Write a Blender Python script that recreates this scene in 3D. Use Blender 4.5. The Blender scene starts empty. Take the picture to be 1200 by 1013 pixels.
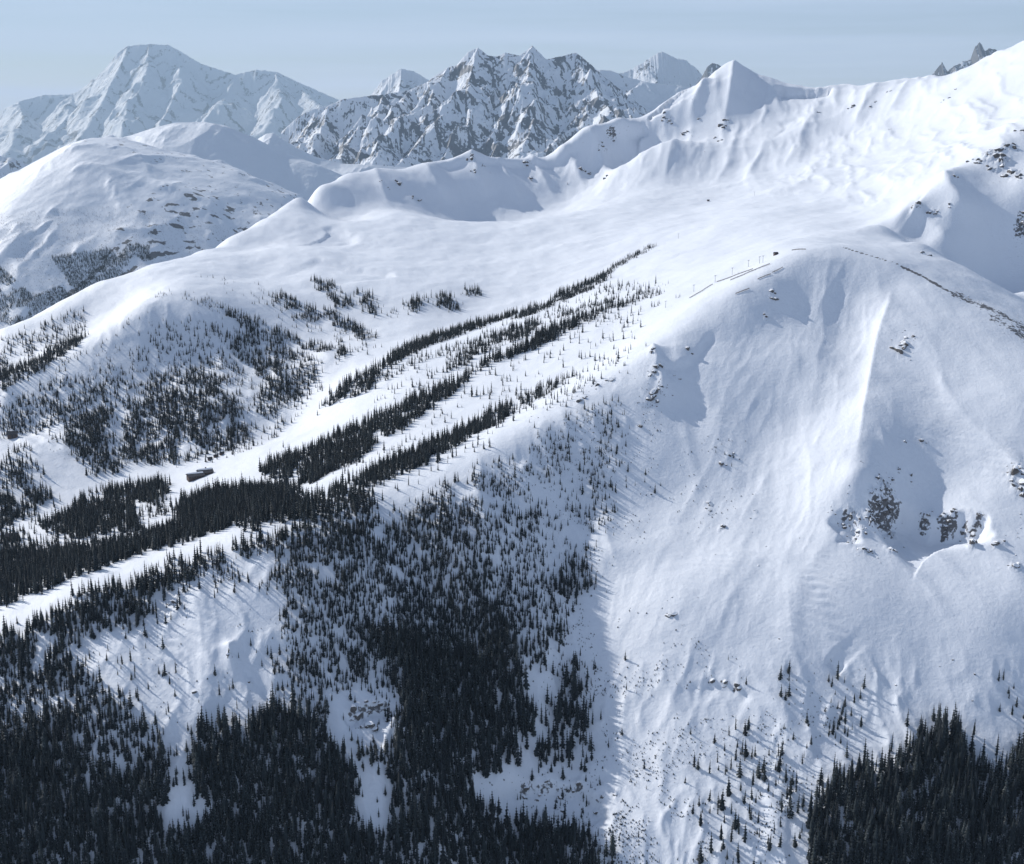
import bpy, math, random
import numpy as np
from mathutils import Vector

# ---------------------------------------------------------------- camera, light
SC = bpy.context.scene
COL = SC.collection
F = 1450.0                       # focal length in photograph pixels (1200 wide)
TH = math.radians(13.8)          # camera pitch below the horizon
CT, ST = math.cos(TH), math.sin(TH)
cam_d = bpy.data.cameras.new('camera'); cam = bpy.data.objects.new('camera', cam_d); COL.objects.link(cam)
cam_d.sensor_width = 36.0; cam_d.lens = F / 1200 * 36.0
cam_d.clip_start = 1.0; cam_d.clip_end = 160000.0
cam.location = (0, 0, 0); cam.rotation_euler = (math.radians(90) - TH, 0, 0)
SC.camera = cam

SUN = Vector((-0.66, 0.52, 0.52)).normalized()       # towards the sun
sun_d = bpy.data.lights.new('sun', 'SUN'); sun_d.energy = 4.35; sun_d.angle = math.radians(0.5)
sun_d.color = (1.0, 0.955, 0.89)
sun = bpy.data.objects.new('sun', sun_d); COL.objects.link(sun)
sun.rotation_euler = SUN.to_track_quat('Z', 'Y').to_euler()

world = bpy.data.worlds.new('World'); SC.world = world; world.use_nodes = True
wn = world.node_tree; wn.nodes.clear()
sky = wn.nodes.new('ShaderNodeTexSky'); sky.sky_type = 'NISHITA'; sky.sun_disc = False
sky.sun_elevation = math.asin(SUN.z); sky.sun_rotation = math.atan2(SUN.x, SUN.y)
sky.altitude = 1200; sky.air_density = 1.0; sky.dust_density = 0.6; sky.ozone_density = 1.6
bg = wn.nodes.new('ShaderNodeBackground'); bg.inputs['Strength'].default_value = 0.09
wo = wn.nodes.new('ShaderNodeOutputWorld')
tcw = wn.nodes.new('ShaderNodeTexCoord'); mpw = wn.nodes.new('ShaderNodeMapping'); mpw.inputs['Scale'].default_value = (1.2, 1.2, 26.0)
cn = wn.nodes.new('ShaderNodeTexNoise'); cn.inputs['Scale'].default_value = 1.6; cn.inputs['Detail'].default_value = 5; cn.inputs['Roughness'].default_value = 0.55
cm = wn.nodes.new('ShaderNodeMapRange'); cm.inputs['From Min'].default_value = 0.45; cm.inputs['From Max'].default_value = 0.70; cm.inputs['To Min'].default_value = 0.0; cm.inputs['To Max'].default_value = 0.55
cmix = wn.nodes.new('ShaderNodeMix'); cmix.data_type = 'RGBA'; cmix.inputs[7].default_value = (9.6, 10.7, 13.2, 1)      # thin high cloud
wn.links.new(tcw.outputs['Generated'], mpw.inputs[0]); wn.links.new(mpw.outputs[0], cn.inputs['Vector']); wn.links.new(cn.outputs['Fac'], cm.inputs['Value'])
sw = wn.nodes.new('ShaderNodeSeparateXYZ'); wn.links.new(tcw.outputs['Generated'], sw.inputs[0])      # whiter towards the horizon
hz_ = wn.nodes.new('ShaderNodeMapRange'); hz_.interpolation_type = 'SMOOTHERSTEP'; hz_.inputs['From Min'].default_value = -0.02; hz_.inputs['From Max'].default_value = 0.30; hz_.inputs['To Min'].default_value = 0.85; hz_.inputs['To Max'].default_value = 0.0
wn.links.new(sw.outputs['Z'], hz_.inputs['Value']); mxw = wn.nodes.new('ShaderNodeMath'); mxw.operation = 'MAXIMUM'
cs_ = wn.nodes.new('ShaderNodeMapRange'); cs_.inputs['From Min'].default_value = 0.35; cs_.inputs['From Max'].default_value = 0.65; cs_.inputs['To Min'].default_value = 0.45; cs_.inputs['To Max'].default_value = 1.15
wn.links.new(cn.outputs['Fac'], cs_.inputs['Value']); hm = wn.nodes.new('ShaderNodeMath'); hm.operation = 'MULTIPLY'; wn.links.new(hz_.outputs[0], hm.inputs[0]); wn.links.new(cs_.outputs[0], hm.inputs[1])
wn.links.new(hm.outputs[0], mxw.inputs[0]); wn.links.new(cm.outputs[0], mxw.inputs[1]); wn.links.new(mxw.outputs[0], cmix.inputs[0]); wn.links.new(sky.outputs[0], cmix.inputs[6]); wn.links.new(cmix.outputs[2], bg.inputs[0]); wn.links.new(bg.outputs[0], wo.inputs[0])
SC.view_settings.view_transform = 'Standard'; SC.view_settings.look = 'None'
SC.view_settings.exposure = 0.15; SC.view_settings.gamma = 1.0
SC.view_settings.use_curve_mapping = False
HAZE = 1.8e-5

# ---------------------------------------------------------------- numeric helpers
def ray(px, py):
    """pixel of the photograph -> (u, w): X = u*Y, Z = w*Y along its line of sight"""
    a = (px - 600.0) / F; b = (506.5 - py) / F
    d = CT + b * ST
    return a / d, (-ST + b * CT) / d

def project(X, Y, Z):
    dep = Y * CT - Z * ST; up = Y * ST + Z * CT
    return 600 + F * X / dep, 506.5 - F * up / dep

def _hash(ix, iy, seed):
    h = (ix.astype(np.int64) * 374761393 + iy.astype(np.int64) * 668265263 + seed * 974634777) & 0x7fffffff
    h = ((h ^ (h >> 13)) * 1274126177) & 0x7fffffff
    h = h ^ (h >> 16)
    return (h & 0xffff) / 65535.0

def vnoise(x, y, seed=0):
    """gradient noise about -1..1"""
    x0 = np.floor(x); y0 = np.floor(y); fx = x - x0; fy = y - y0
    ux = fx * fx * fx * (fx * (fx * 6 - 15) + 10); uy = fy * fy * fy * (fy * (fy * 6 - 15) + 10)
    def g(dx, dy):
        a = _hash(x0 + dx, y0 + dy, seed) * 6.2831853
        return np.cos(a) * (fx - dx) + np.sin(a) * (fy - dy)
    n0 = g(0, 0) * (1 - ux) + g(1, 0) * ux
    n1 = g(0, 1) * (1 - ux) + g(1, 1) * ux
    return (n0 * (1 - uy) + n1 * uy) * 1.5

def fbm(x, y, oct=4, seed=0, gain=0.5):
    s = 0; a = 1.0; t = 0
    for i in range(oct):
        s = s + a * vnoise(x, y, seed + i * 17); t += a; a *= gain
        x, y = x * 1.93 + 13.1 + y * 0.31, y * 1.93 - 7.7 - x * 0.16
    return s / t

def ridged(x, y, oct=4, seed=0, gain=0.5):
    s = 0; a = 1.0; t = 0; wgt = 1.0
    for i in range(oct):
        n = 1 - np.abs(vnoise(x, y, seed + i * 31)) * 1.6
        n = np.clip(n, 0, 1) ** 2 * wgt
        wgt = np.clip(n * 1.6, 0, 1)
        s = s + a * n; t += a; a *= gain
        x, y = x * 2.0 + 5.3, y * 2.0 + 9.1
    return s / t

def sstep(a, b, x):
    t = np.clip((x - a) / (b - a), 0, 1); return t * t * (3 - 2 * t)

def in_poly(px, py, poly):
    r = np.zeros(px.shape, bool); n = len(poly); j = n - 1
    for i in range(n):
        xi, yi = poly[i]; xj, yj = poly[j]
        c = ((yi > py) != (yj > py)) & (px < (xj - xi) * (py - yi) / (yj - yi + 1e-9) + xi)
        r ^= c; j = i
    return r

# ---------------------------------------------------------------- the mountainside: surveyed points
S, M_, B_ = 0.010, 0.035, 0.08      # roundness of a surveyed point
crest = [(-140,800,840),(0,745,880),(100,700,900),(200,668,930),(300,632,955),(400,605,985),(500,578,1030),(560,545,1070),
    (600,522,1100),(640,497,1135),(700,455,1190),(740,425,1225),(765,410,1240),(800,385,1270),(830,368,1290),(870,342,1320),
    (900,325,1345),(940,302,1390),(975,288,1430)]
crestD = [(1010,295,1420),(1050,307,1395),(1100,334,1350),(1130,352,1320),(1160,365,1300),(1200,386,1270),(1300,440,1220)]
crestC = [(1035,264,1640),(1080,287,1530),(1120,309,1470),(1160,332,1420),(1200,358,1380),(1300,420,1320)]
crestB = [(1060,249,1700),(1085,233,1720),(1107,210,1750),(1120,200,1770),(1150,182,1810),(1165,172,1820),(1200,155,1850),(1300,110,1900)]
arete  = [(1050,325,1360),(1042,360,1305),(1030,400,1250),(1022,440,1190),(1013,480,1130),(1007,520,1080),(1005,555,1035)]
sky_ridge = [(320,250,2400),(335,241,2440),(350,232,2490),(375,219,2600),(400,207,2700),(440,200,2750),(500,196,2800),(530,188,2850),(550,182,2870),(580,190,2880),(610,190,2900),(640,187,2950),
    (660,176,2960),(685,157,2980),(705,149,3000),(735,146,3020),(755,140,3050),(775,126,3080),(800,111,3110),(825,95,3150),(848,81,3190),(864,80,3200),(890,90,3200),
    (920,97,3180),(950,101,3160),(978,100,3150),(990,97,3150),(1005,101,3120),(1025,97,3060),(1060,93,3000),(1090,91,2950),(1120,84,2880),(1160,67,2800),(1200,47,2700),(1300,0,2500)]
left_sky = [(-140,470,1700),(-60,420,1770),(0,386,1830),(50,368,1870),(75,352,1900),(115,330,1950),(150,322,2000),(175,312,2050),(200,307,2100),(230,297,2180),(265,280,2270),(300,262,2350)]
nose = [(192,348,1790),(172,358,1760),(140,385,1720),(110,410,1680),(60,432,1640),(0,462,1600),(-140,530,1520)]
rows = [(c, S) for c in crest + crestD + crestC + crestB + arete + sky_ridge + left_sky] + [(c, 0.018) for c in nose]
mid = [
 # ski shelf behind the near crest and valley floor
 (-140,690,1150),(0,640,1200),(100,600,1300),(60,660,1080),(235,557,1370),(320,520,1430),(400,450,1540),(480,400,1680),(560,370,1800),(640,330,1920),(700,300,2000),
 (330,570,1200),(200,620,1130),(430,540,1190),(500,480,1330),(560,500,1220),(600,420,1430),(640,455,1290),(700,380,1440),(700,425,1310),(760,340,1540),(850,300,1650),(800,350,1400),(860,320,1430),
 (920,283,1530),(800,262,2100),(900,250,1950),(960,265,1750),
 # the nose hill
 (210,348,1790),(260,364,1780),(330,378,1790),(380,400,1740),(250,450,1620),(300,480,1545),(240,540,1430),(150,548,1440),(330,505,1500),(370,455,1600),(370,425,1660),
 (100,480,1570),(30,500,1540),(0,515,1500),(-140,560,1430),(60,520,1480),(80,590,1350),(0,560,1400),(150,440,1640),(200,400,1710),(310,430,1680),
 (60,410,1730),(20,420,1730),(-60,450,1690),(120,375,1820),
 # above the brow, the back bowl
 (300,320,2000),(400,330,1940),(450,345,1880),(520,352,1860),(350,290,2150),(400,290,2200),(430,275,2260),(300,290,2200),(370,245,2500),(520,300,2120),(600,285,2200),(650,255,2400),(700,250,2400),
 (450,250,2480),(430,225,2620),(505,240,2665),(550,262,2650),(600,262,2660),(645,242,2740),(680,218,2830),(720,202,2900),(745,196,2930),(560,235,2740),(610,232,2770),(750,230,2550),
 (860,150,2960),(800,200,2720),(760,175,2860),(850,200,2700),(900,180,2740),(950,150,2850),(950,125,3000),(910,140,2960),(1000,150,2800),(1042,150,2650),(1000,200,2350),(930,215,2350),(850,235,2400),
 (1100,130,2550),(1150,110,2450),(1200,95,2380),(1300,60,2300),(1100,170,2200),(1180,140,2080),(1050,200,2080),(950,232,2130),(1000,240,1950),(1040,235,1850),
 # right-hand bowl and the shoulder
 (1110,250,1690),(1130,290,1650),(1080,262,1690),(1165,215,1740),(1200,250,1680),(1190,318,1640),(1150,305,1650),(1110,283,1650),(1200,340,1600),(1300,400,1500),(1300,250,1720),
 (1060,290,1510),(1130,325,1410),(1180,360,1350),
 # great face
 (975,350,1328),(975,400,1262),(960,500,1130),(930,600,1028),(940,400,1250),(900,400,1252),(900,500,1146),(1090,400,1235),(1090,450,1170),(1100,500,1110),(1070,600,1030),(1150,600,1010),(1200,450,1150),(1200,500,1095),(1200,600,1005),(1300,600,1000),
 (1200,700,912),(1100,700,916),(1000,700,914),(900,700,922),(850,600,1046),(800,700,932),(750,800,878),(830,800,866),(900,800,857),(1050,800,850),(1200,800,850),
 (750,900,817),(820,900,808),(900,900,800),(1050,900,792),(1200,900,790),(700,1000,762),(850,1000,748),(1000,1000,738),(1200,1000,740),(1300,800,870),(1300,1000,740),
 # gully and the wooded slope left of it
 (850,430,1213),(830,500,1144),(790,580,1072),(800,440,1204),(800,480,1166),(735,650,998),(690,720,943),(665,790,893),(645,860,849),(622,930,808),(600,1000,772),
 (700,520,1120),(650,560,1076),(760,480,1157),(600,600,1024),(650,640,1008),(560,620,990),(600,700,938),(560,780,880),(550,860,828),(620,780,886),
 (500,640,975),(500,700,925),(500,800,855),(500,900,790),(500,1000,740),(400,660,925),(400,750,865),(400,850,800),(400,1000,730),
 (300,690,895),(300,760,850),(300,850,795),(300,1000,727),(200,720,880),(200,780,835),(200,850,790),(200,1000,725),(100,760,850),(100,850,790),(100,1000,722),
 (0,790,845),(0,850,800),(0,920,760),(0,1000,720),(-140,860,800),(-140,1000,720),
 (-140,1200,640),(200,1200,640),(500,1200,650),(700,1200,680),(950,1200,660),(1300,1200,660)]
rows += [(c, M_) for c in mid]
pu, pv, pw, pc = [], [], [], []
for (px, py, Y), c in rows:
    u, w = ray(px, py); pu.append(u); pv.append(math.log(Y)); pw.append(w); pc.append(c)
def behind(pts, dY, dz, c=M_):      # the unseen far flank of a crest falls away
    for px, py, Y in pts:
        u, w = ray(px, py); z = w * Y - dz
        pu.append(u); pv.append(math.log(Y + dY)); pw.append(z / (Y + dY)); pc.append(c)
behind(sky_ridge[1::2], 260, 130); behind(sky_ridge[1::3], 900, 480, B_)
behind(left_sky[::2], 200, 110); behind([left_sky[1], left_sky[5], left_sky[9]], 600, 380, B_); behind([(-140,470,1700),(150,322,2000)], 1600, 800, B_)
pu, pv, pw, pc = map(np.array, (pu, pv, pw, pc))
def kern(u, v, k):
    return -np.sqrt((u[:, None] - pu[None, k]) ** 2 + (v[:, None] - pv[None, k]) ** 2 + pc[None, k] ** 2)
n = len(pu); A = np.zeros((n + 3, n + 3)); A[:n, :n] = kern(pu, pv, slice(None)); P = np.stack([np.ones(n), pu, pv], 1)
A[:n, n:] = P; A[n:, :n] = P.T
A[:n, :n] += np.eye(n) * 1e-5
coef = np.linalg.solve(A, np.concatenate([pw, np.zeros(3)]))
def base_w(u, v):
    u = u.ravel(); v = v.ravel(); out = np.zeros(u.size)
    for i in range(0, u.size, 20000):
        k = kern(u[i:i+20000], v[i:i+20000], slice(None))
        out[i:i+20000] = k @ coef[:n] + coef[n] + coef[n+1] * u[i:i+20000] + coef[n+2] * v[i:i+20000]
    return out

QUICK = 1.0
NU, NV = int(940 * QUICK), int(900 * QUICK)
gu = np.linspace(-0.60, 0.60, NU); gv = np.linspace(math.log(560), math.log(4200), NV)
# coarse solve, then cubic upsampling
cu = np.linspace(-0.60, 0.60, 401); cv = np.linspace(gv[0], gv[-1], 451)
CU, CV = np.meshgrid(cu, cv)                                  # rows = distance
CW = base_w(CU, CV).reshape(CU.shape)
def catmull(x, xs, arr, axis):
    t = (x - xs[0]) / (xs[1] - xs[0]); i = np.clip(np.floor(t).astype(int), 1, len(xs) - 3); f = t - i
    a, b, c, d = [np.take(arr, i + k, axis=axis) for k in (-1, 0, 1, 2)]
    f = f[:, None] if axis == 0 else f[None, :]
    return b + 0.5 * f * (c - a + f * (2*a - 5*b + 4*c - d + f * (3*(b - c) + d - a)))
GW = catmull(gu, cu, catmull(gv, cv, CW, 0), 1)
GU, GV = np.meshgrid(gu, gv); GY = np.exp(GV); GX = GU * GY; GZ = GW * GY

def bilinear(G, u, v):
    a = np.clip((u - gu[0]) / (gu[1] - gu[0]), 0, NU - 1.001); b = np.clip((v - gv[0]) / (gv[1] - gv[0]), 0, NV - 1.001)
    i = a.astype(int); j = b.astype(int); fa = a - i; fb = b - j
    return (G[j, i] * (1-fa) + G[j, i+1] * fa) * (1-fb) + (G[j+1, i] * (1-fa) + G[j+1, i+1] * fa) * fb

def hit(px, py):
    """where the line of sight of a photograph pixel meets the mountainside"""
    u, w = ray(px, py); a = np.clip((u - gu[0]) / (gu[1] - gu[0]), 0, NU - 1.001); i = int(a); f = a - i
    colw = (GZ[:, i] * (1-f) + GZ[:, i+1] * f) / GY[:, 0]
    k = np.nonzero(colw >= w)[0]
    j = k[0] if len(k) else int(np.argmax(colw))
    if j > 0 and len(k):
        f2 = (w - colw[j-1]) / (colw[j] - colw[j-1] + 1e-12); v = gv[j-1] + f2 * (gv[j] - gv[j-1])
    else: v = gv[j]
    Y = math.exp(v); return u * Y, Y, float(bilinear(GZ, np.array([u]), np.array([v]))[0])

def seg_dist(X, Y, pts):
    """distance to a polyline, signed side (+ right of travel), and 0..1 along"""
    best = np.full(X.shape, 1e9); side = np.zeros(X.shape); along = np.zeros(X.shape); n = len(pts) - 1
    for k in range(n):
        ax, ay = pts[k][:2]; bx, by = pts[k+1][:2]; dx, dy = bx-ax, by-ay; L = dx*dx + dy*dy + 1e-9
        t = np.clip(((X-ax)*dx + (Y-ay)*dy) / L, 0, 1); d = np.hypot(X-ax-t*dx, Y-ay-t*dy)
        s = (X-ax)*dy - (Y-ay)*dx; m = d < best
        best = np.where(m, d, best); side = np.where(m, s, side); along = np.where(m, (k+t)/n, along)
    return best, np.sign(side), along

# ---------------------------------------------------------------- relief: ribs, scarps, outcrops, wind relief
def path(pts): return [hit(*p) for p in pts]
def window(pts, m):
    xs = [p[0] for p in pts]; ys = [p[1] for p in pts]; y0, y1 = max(min(ys) - m, 400), max(ys) + m
    r0, r1 = np.searchsorted(gv, [math.log(y0), math.log(y1)]); lo = min((min(xs) - m) / y0, (min(xs) - m) / y1); hi = max((max(xs) + m) / y0, (max(xs) + m) / y1)
    c0, c1 = np.searchsorted(gu, [lo, hi]); return slice(max(r0, 0), min(r1 + 1, NV)), slice(max(c0, 0), min(c1 + 1, NU))
def rib(pts, h, wl, wr, ends=(0.15, 0.3)):
    """a spur of snow or rock: height h, falling off over wl metres left and wr metres right of travel"""
    p = path(pts); W = window(p, 6 * max(wl, wr)); X, Y = GX[W], GY[W]
    d, s, a = seg_dist(X, Y, p); w = np.where(s > 0, wr, wl)
    d = np.maximum(d + 0.25 * min(wl, wr) * fbm(X / (2.0 * wl), Y / (2.0 * wl), 3, 77), 0)
    GZ[W] += h * np.exp(-d / w) * sstep(0, ends[0], a + 0.02) * sstep(1.0, 1 - ends[1], a) * sstep(6 * max(wl, wr), 4 * max(wl, wr), d)
def scarp(pts, h, L, edge=4.0, rough=0.3):
    """ground drops by h on the right of travel and recovers over L metres"""
    p = path(pts); W = window(p, 6 * L); X, Y = GX[W], GY[W]
    d, s, a = seg_dist(X, Y, p); sd = d * s
    sd = sd + rough * L * 0.35 * fbm(X / (L * .5), Y / (L * .5), 4, 99)
    GZ[W] -= h * sstep(0, 0.12, a) * sstep(1.0, 0.88, a) * np.where(sd > 0, sstep(0, edge, sd) * np.exp(-sd / L), 0) * sstep(6 * L, 4 * L, d)
rocks_at = []          # x, y, radius m, strength
def crag(px, py, r, h, rk=0.5):
    p = hit(px, py); W = window([p], r); X, Y = GX[W], GY[W]
    m = np.clip(1 - np.hypot(X - p[0], Y - p[1]) / r, 0, 1)
    GZ[W] += h * 0.75 * sstep(0, 0.9, m + 0.35 * fbm(X / (r * .6), Y / (r * .6), 3, int(py))) * (m > 0) * sstep(0, .15, m) * ridged(X / (r * .34 + 1), Y / (r * .34 + 1), 4, int(px), 0.65)
    rocks_at.append((p, r, rk, px, py))

base_Z = GZ.copy()
bpx, bpy_ = project(GX, GY, base_Z)          # photograph position of each piece of ground, to lay out its relief
sub_x, sub_y = bpx[::5, ::5], bpy_[::5, ::5]
def upsample(m):
    a = np.minimum(np.arange(NU) / 5.0, m.shape[1] - 1.001); b = np.minimum(np.arange(NV) / 5.0, m.shape[0] - 1.001)
    i = a.astype(int); j = b.astype(int); fa = (a - i)[None]; fb = (b - j)[:, None]
    c = m[j] * (1 - fb) + m[j + 1] * fb; return c[:, i] * (1 - fa) + c[:, i + 1] * fa
def region(poly, feather=25):
    m = in_poly(sub_x, sub_y, [tuple(map(float, p)) for p in poly])
    d = np.full(sub_x.shape, 1e9); n = len(poly)
    for i in range(n):
        ax, ay = poly[i]; bx, by = poly[(i+1) % n]; dx, dy = bx-ax, by-ay
        t = np.clip(((sub_x-ax)*dx + (sub_y-ay)*dy) / (dx*dx+dy*dy+1e-9), 0, 1)
        d = np.minimum(d, np.hypot(sub_x-ax-t*dx, sub_y-ay-t*dy))
    return upsample(sstep(-feather, feather, np.where(m, d, -d)))
# broad undulation and fine relief everywhere
far_soft = sstep(500, 2500, GY)
GZ = GZ + (3.2 + 2 * far_soft) * fbm(GX / 90, GY / 90, 4, 5) + 0.6 * fbm(GX / 22, GY / 22, 4, 6, 0.6)
face = region([(780,420),(960,310),(1060,330),(1200,400),(1400,480),(1400,800),(1000,760),(700,780),(700,700),(820,560)], 30)
wood = region([(-100,790),(300,640),(500,590),(640,500),(740,440),(770,480),(680,700),(640,900),(600,1200),(-100,1200)], 25)
bowl = region([(640,190),(860,70),(1200,40),(1200,160),(1040,250),(960,225),(760,200),(700,230),(640,210)], 25)
hillf = region([(0,470),(190,350),(380,410),(330,500),(240,540),(0,520)], 20)
low = region([(600,1200),(650,900),(700,780),(1000,760),(1400,800),(1400,1200)], 30)
# flutes running down the faces
def flutes(mask, ang, wl, amp, seed, asp=0.22, warp=0.4):
    q = mask > 0.01; X = GX[q]; Y = GY[q]
    c, s_ = math.cos(math.radians(ang)), math.sin(math.radians(ang))
    a = X * c - Y * s_; b = X * s_ + Y * c          # b runs down the fall line
    a = a + warp * wl * fbm(X / (wl * 3), Y / (wl * 3), 3, seed + 3)
    Rg = ridged(a / wl, b / wl * asp, 4, seed, 0.5)
    GZ[q] += mask[q] * amp * (Rg - 0.5) * (0.4 + 0.9 * np.clip(0.5 + fbm(X / (wl*4), Y / (wl*4), 2, seed + 8), 0, 1))
left_face = region([(800,420),(960,310),(1045,330),(1020,450),(1000,570),(960,640),(880,740),(700,760),(690,700),(830,560)], 30)
flutes(left_face, 22, 75, 4.5, 40, 0.14)
flutes(left_face, 24, 15, 0.6, 41, 0.2)
flutes(face * (1 - left_face), -5, 80, 5, 42, 0.25)
flutes(wood, -12, 75, 9, 43, 0.3); flutes(wood, -12, 22, 2.6, 46, 0.5)
flutes(bowl, 10, 140, 11, 44, 0.10); flutes(bowl, 12, 40, 4.2, 47, 0.14)
flutes(hillf, -25, 80, 8, 45, 0.25); flutes(hillf, -25, 24, 2.5, 48, 0.5)
flutes(low, 0, 60, 5, 49, 0.4); flutes(low, 0, 18, 2.0, 50, 0.6)

# the arete on the great face, the cliffs at its foot and the deep hollow beside them
rib([(1046,330),(1040,360),(1028,400),(1020,440),(1012,480),(1006,520),(1004,552)], 8, 30, 9, ends=(.3,.35))
scarp([(1006,578),(1030,582),(1052,582),(1070,594),(1092,606),(1130,598),(1160,604),(1176,640)], 25, 48, 12, .45)
scarp([(965,612),(985,596),(1006,598),(1016,640)], 10, 26, 9)
for a in [(1040,575,13,9),(1028,592,12,10),(1036,603,9,8),(1022,612,10,8),(1042,628,10,9),(1044,645,7,6),(996,612,9,8),(1004,632,7,7),(1013,646,6,6),
          (1112,612,8,5),(1116,600,6,4),(1139,640,6,10),(1140,628,4,6),(1168,638,6,6),(1190,553,14,4),(1196,575,12,5),(1185,565,8,4),(1190,665,8,6),(1083,612,6,7),
          (1060,403,14,2),(1053,412,12,2),(1070,395,10,1.5),(1085,520,7,2),(1060,518,5,2),
          (904,342,6,4),(898,372,6,5),(905,350,6,2)]: crag(*a)
# knob on the crest and its broken foot
rib([(764,408),(768,420),(774,440),(778,462),(784,480)], 8, 10, 12, ends=(.1,.4))
scarp([(770,415),(786,425),(806,418),(834,380)], 5, 18, 9)
for a in [(764,413,8,3),(768,430,9,4),(762,440,9,4),(774,452,9,3),(760,468,12,2),(770,470,10,3),(790,440,8,3),(806,410,7,3),(716,446,9,3),(700,452,9,2),(680,470,10,2),
          (750,500,5,2),(845,620,6,4),(830,590,6,2),(885,600,4,3),(855,535,7,2),(832,600,7,3),(845,545,7,2),(790,720,8,1.5)]: crag(*a)
# streaks of snow in the couloirs of the great face
rib([(850,510),(824,560),(806,590),(780,640)], 2.2, 14, 7, ends=(.4,.5))
rib([(910,540),(880,590),(850,640)], 2.0, 14, 7, ends=(.4,.5))
rib([(700,600),(712,640),(730,680)], 6, 22, 18, ends=(.3,.4))
rib([(610,540),(618,570),(628,600)], 5, 18, 18, ends=(.3,.4))
# lower left clearing: little tower, ledges and cliffs
rib([(268,762),(270,775),(276,800)], 7, 5, 5, ends=(.02,.5))
for a in [(268,768,4,6),(205,706,7,2.5),(213,709,4,2.5),(228,812,5,1.5),(292,800,4,3),
          (420,835,9,6),(432,828,8,5),(446,822,9,5),(452,838,8,4),(425,846,9,5),(438,850,7,4)]: crag(*a)
scarp([(396,836),(420,826),(445,818),(468,828)], 9, 18, 6)
scarp([(560,925),(600,905),(640,915),(680,915),(705,935),(720,965)], 7, 20, 7)
for i in range(16): crag(600 + 125 * random.Random(i).random(), 915 + 40 * random.Random(i+50).random(), 5.5, 2.5)
for i in range(26):
    r_ = random.Random(900 + i); t_ = r_.random(); crag(1052 - 52 * t_ + r_.gauss(0, 9), 566 + 62 * t_ + r_.gauss(0, 12), r_.uniform(3.5, 5.9), 3)
for i in range(9): crag(1090 + 90 * random.Random(i+300).random(), 596 + 45 * random.Random(i+350).random(), 4.5, 3)
scarp([(805,800),(830,795),(860,800),(885,812)], 3, 14, 4)
for a in [(850,800,5,2),(866,808,6,2),(835,798,5,1.5)]: crag(*a)
scarp([(980,795),(965,775)], 5, 14, 4)
# ridge line with the band of rock right of the summit
for k, (x_, y_, Y_) in enumerate(crestD): 
    pass
# back wall of the basin
scarp([(500,193),(550,184),(600,190),(650,187),(690,158)], 16, 60, 20)
scarp([(700,150),(735,148),(756,142),(764,160)], 26, 70, 18)
rib([(860,82),(856,110),(850,140),(846,165)], 26, 45, 40, ends=(.02,.5))
for q_ in [([(440,202),(448,222),(458,244)], 9), ([(500,198),(514,222),(526,240)], 12), ([(553,186),(560,205),(572,235)], 20), ([(585,191),(598,215),(612,240)], 12), ([(622,189),(636,212),(655,238)], 16), ([(660,178),(672,196),(690,222)], 16), ([(692,158),(704,180),(722,205)], 18), ([(728,150),(738,172),(752,192)], 14)]:
    rib(q_[0], q_[1], 26, 20, ends=(.02,.5))
rib([(828,96),(812,125),(806,150)], 18, 30, 28, ends=(.1,.5))
rib([(975,102),(950,140),(925,170)], 10, 40, 40, ends=(.1,.5))
rib([(1030,100),(1010,130),(990,160)], 12, 30, 30, ends=(.1,.5))
rib([(1065,96),(1050,120),(1035,140)], 10, 25, 25, ends=(.1,.5))
scarp([(905,100),(940,104),(978,102)], 28, 50, 10)
scarp([(910,142),(935,136),(962,142)], 7, 60, 30)
for a in [(848,150,16,12),(852,142,12,8),(846,165,12,9),(838,162,9,5),(778,138,14,7),(785,142,12,5),(806,155,14,8),(818,140,8,4),(706,172,14,8),(716,158,14,8),(680,200,16,9),(692,205,12,7),(708,210,12,8),
          (618,195,16,9),(622,210,12,6),(665,215,10,6),(553,187,14,9),(556,200,12,5),(565,195,12,5),(470,215,14,6),(483,232,12,6),(445,213,10,5),(455,220,8,4),(492,236,12,5),
          (1040,108,10,3),(1020,125,10,4),(1025,120,10,4),(958,132,10,4),(1000,125,14,5),(1112,115,8,3),(1120,105,8,3),(1106,118,8,3),(1042,152,6,2)]: crag(*a)
# ridge B and the crags over the right bowl
for a in [(1172,190,20,14),(1160,182,18,12),(1185,205,18,9),(1165,200,14,8),(1195,210,14,6),(1150,190,12,8),(1198,155,14,8),(1180,172,14,8),(1140,188,8,4),
          (1076,248,10,7),(1070,245,8,6),(1090,258,9,4),(1098,256,8,3),(1112,252,6,2),(1198,262,12,7),(1090,300,8,2),(1080,297,8,2),(1117,218,8,4)]: crag(*a)
rib([(1107,214),(1112,230),(1128,250),(1135,270)], 16, 26, 20, ends=(.02,.4))
rib([(1068,246),(1085,262),(1105,280),(1120,300)], 10, 22, 18, ends=(.1,.4))
# nose hill: soft hummocks above the brow
scarp([(372,266),(390,264),(410,270),(432,284)], 9, 50, 30)
scarp([(370,300),(410,310),(460,318),(470,325)], 9, 50, 20)
# wind ripples
rip = np.sin((GX * 0.55 + GY * 0.9 + 9 * fbm(GX / 40, GY / 40, 3, 60)) * 2 * math.pi / 7.5)
rmask = np.clip(fbm(GX / 70, GY / 70, 3, 61) * 2.2 + 0.1, 0, 1)
ripz = region([(1080,430),(1210,400),(1400,440),(1400,600),(1100,580),(1040,520)], 25) + region([(830,650),(980,650),(1060,720),(1000,760),(860,740)], 20) + region([(100,740),(230,690),(330,700),(320,820),(200,850)], 20)
GZ = GZ + 0.32 * rip * (rmask * np.clip(face + low * .3 + wood * .5, 0, 1) + 0.9 * ripz * np.clip(rmask + .3, 0, 1)) * (GY < 1500)

PX, PY = project(GX, GY, GZ)

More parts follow.
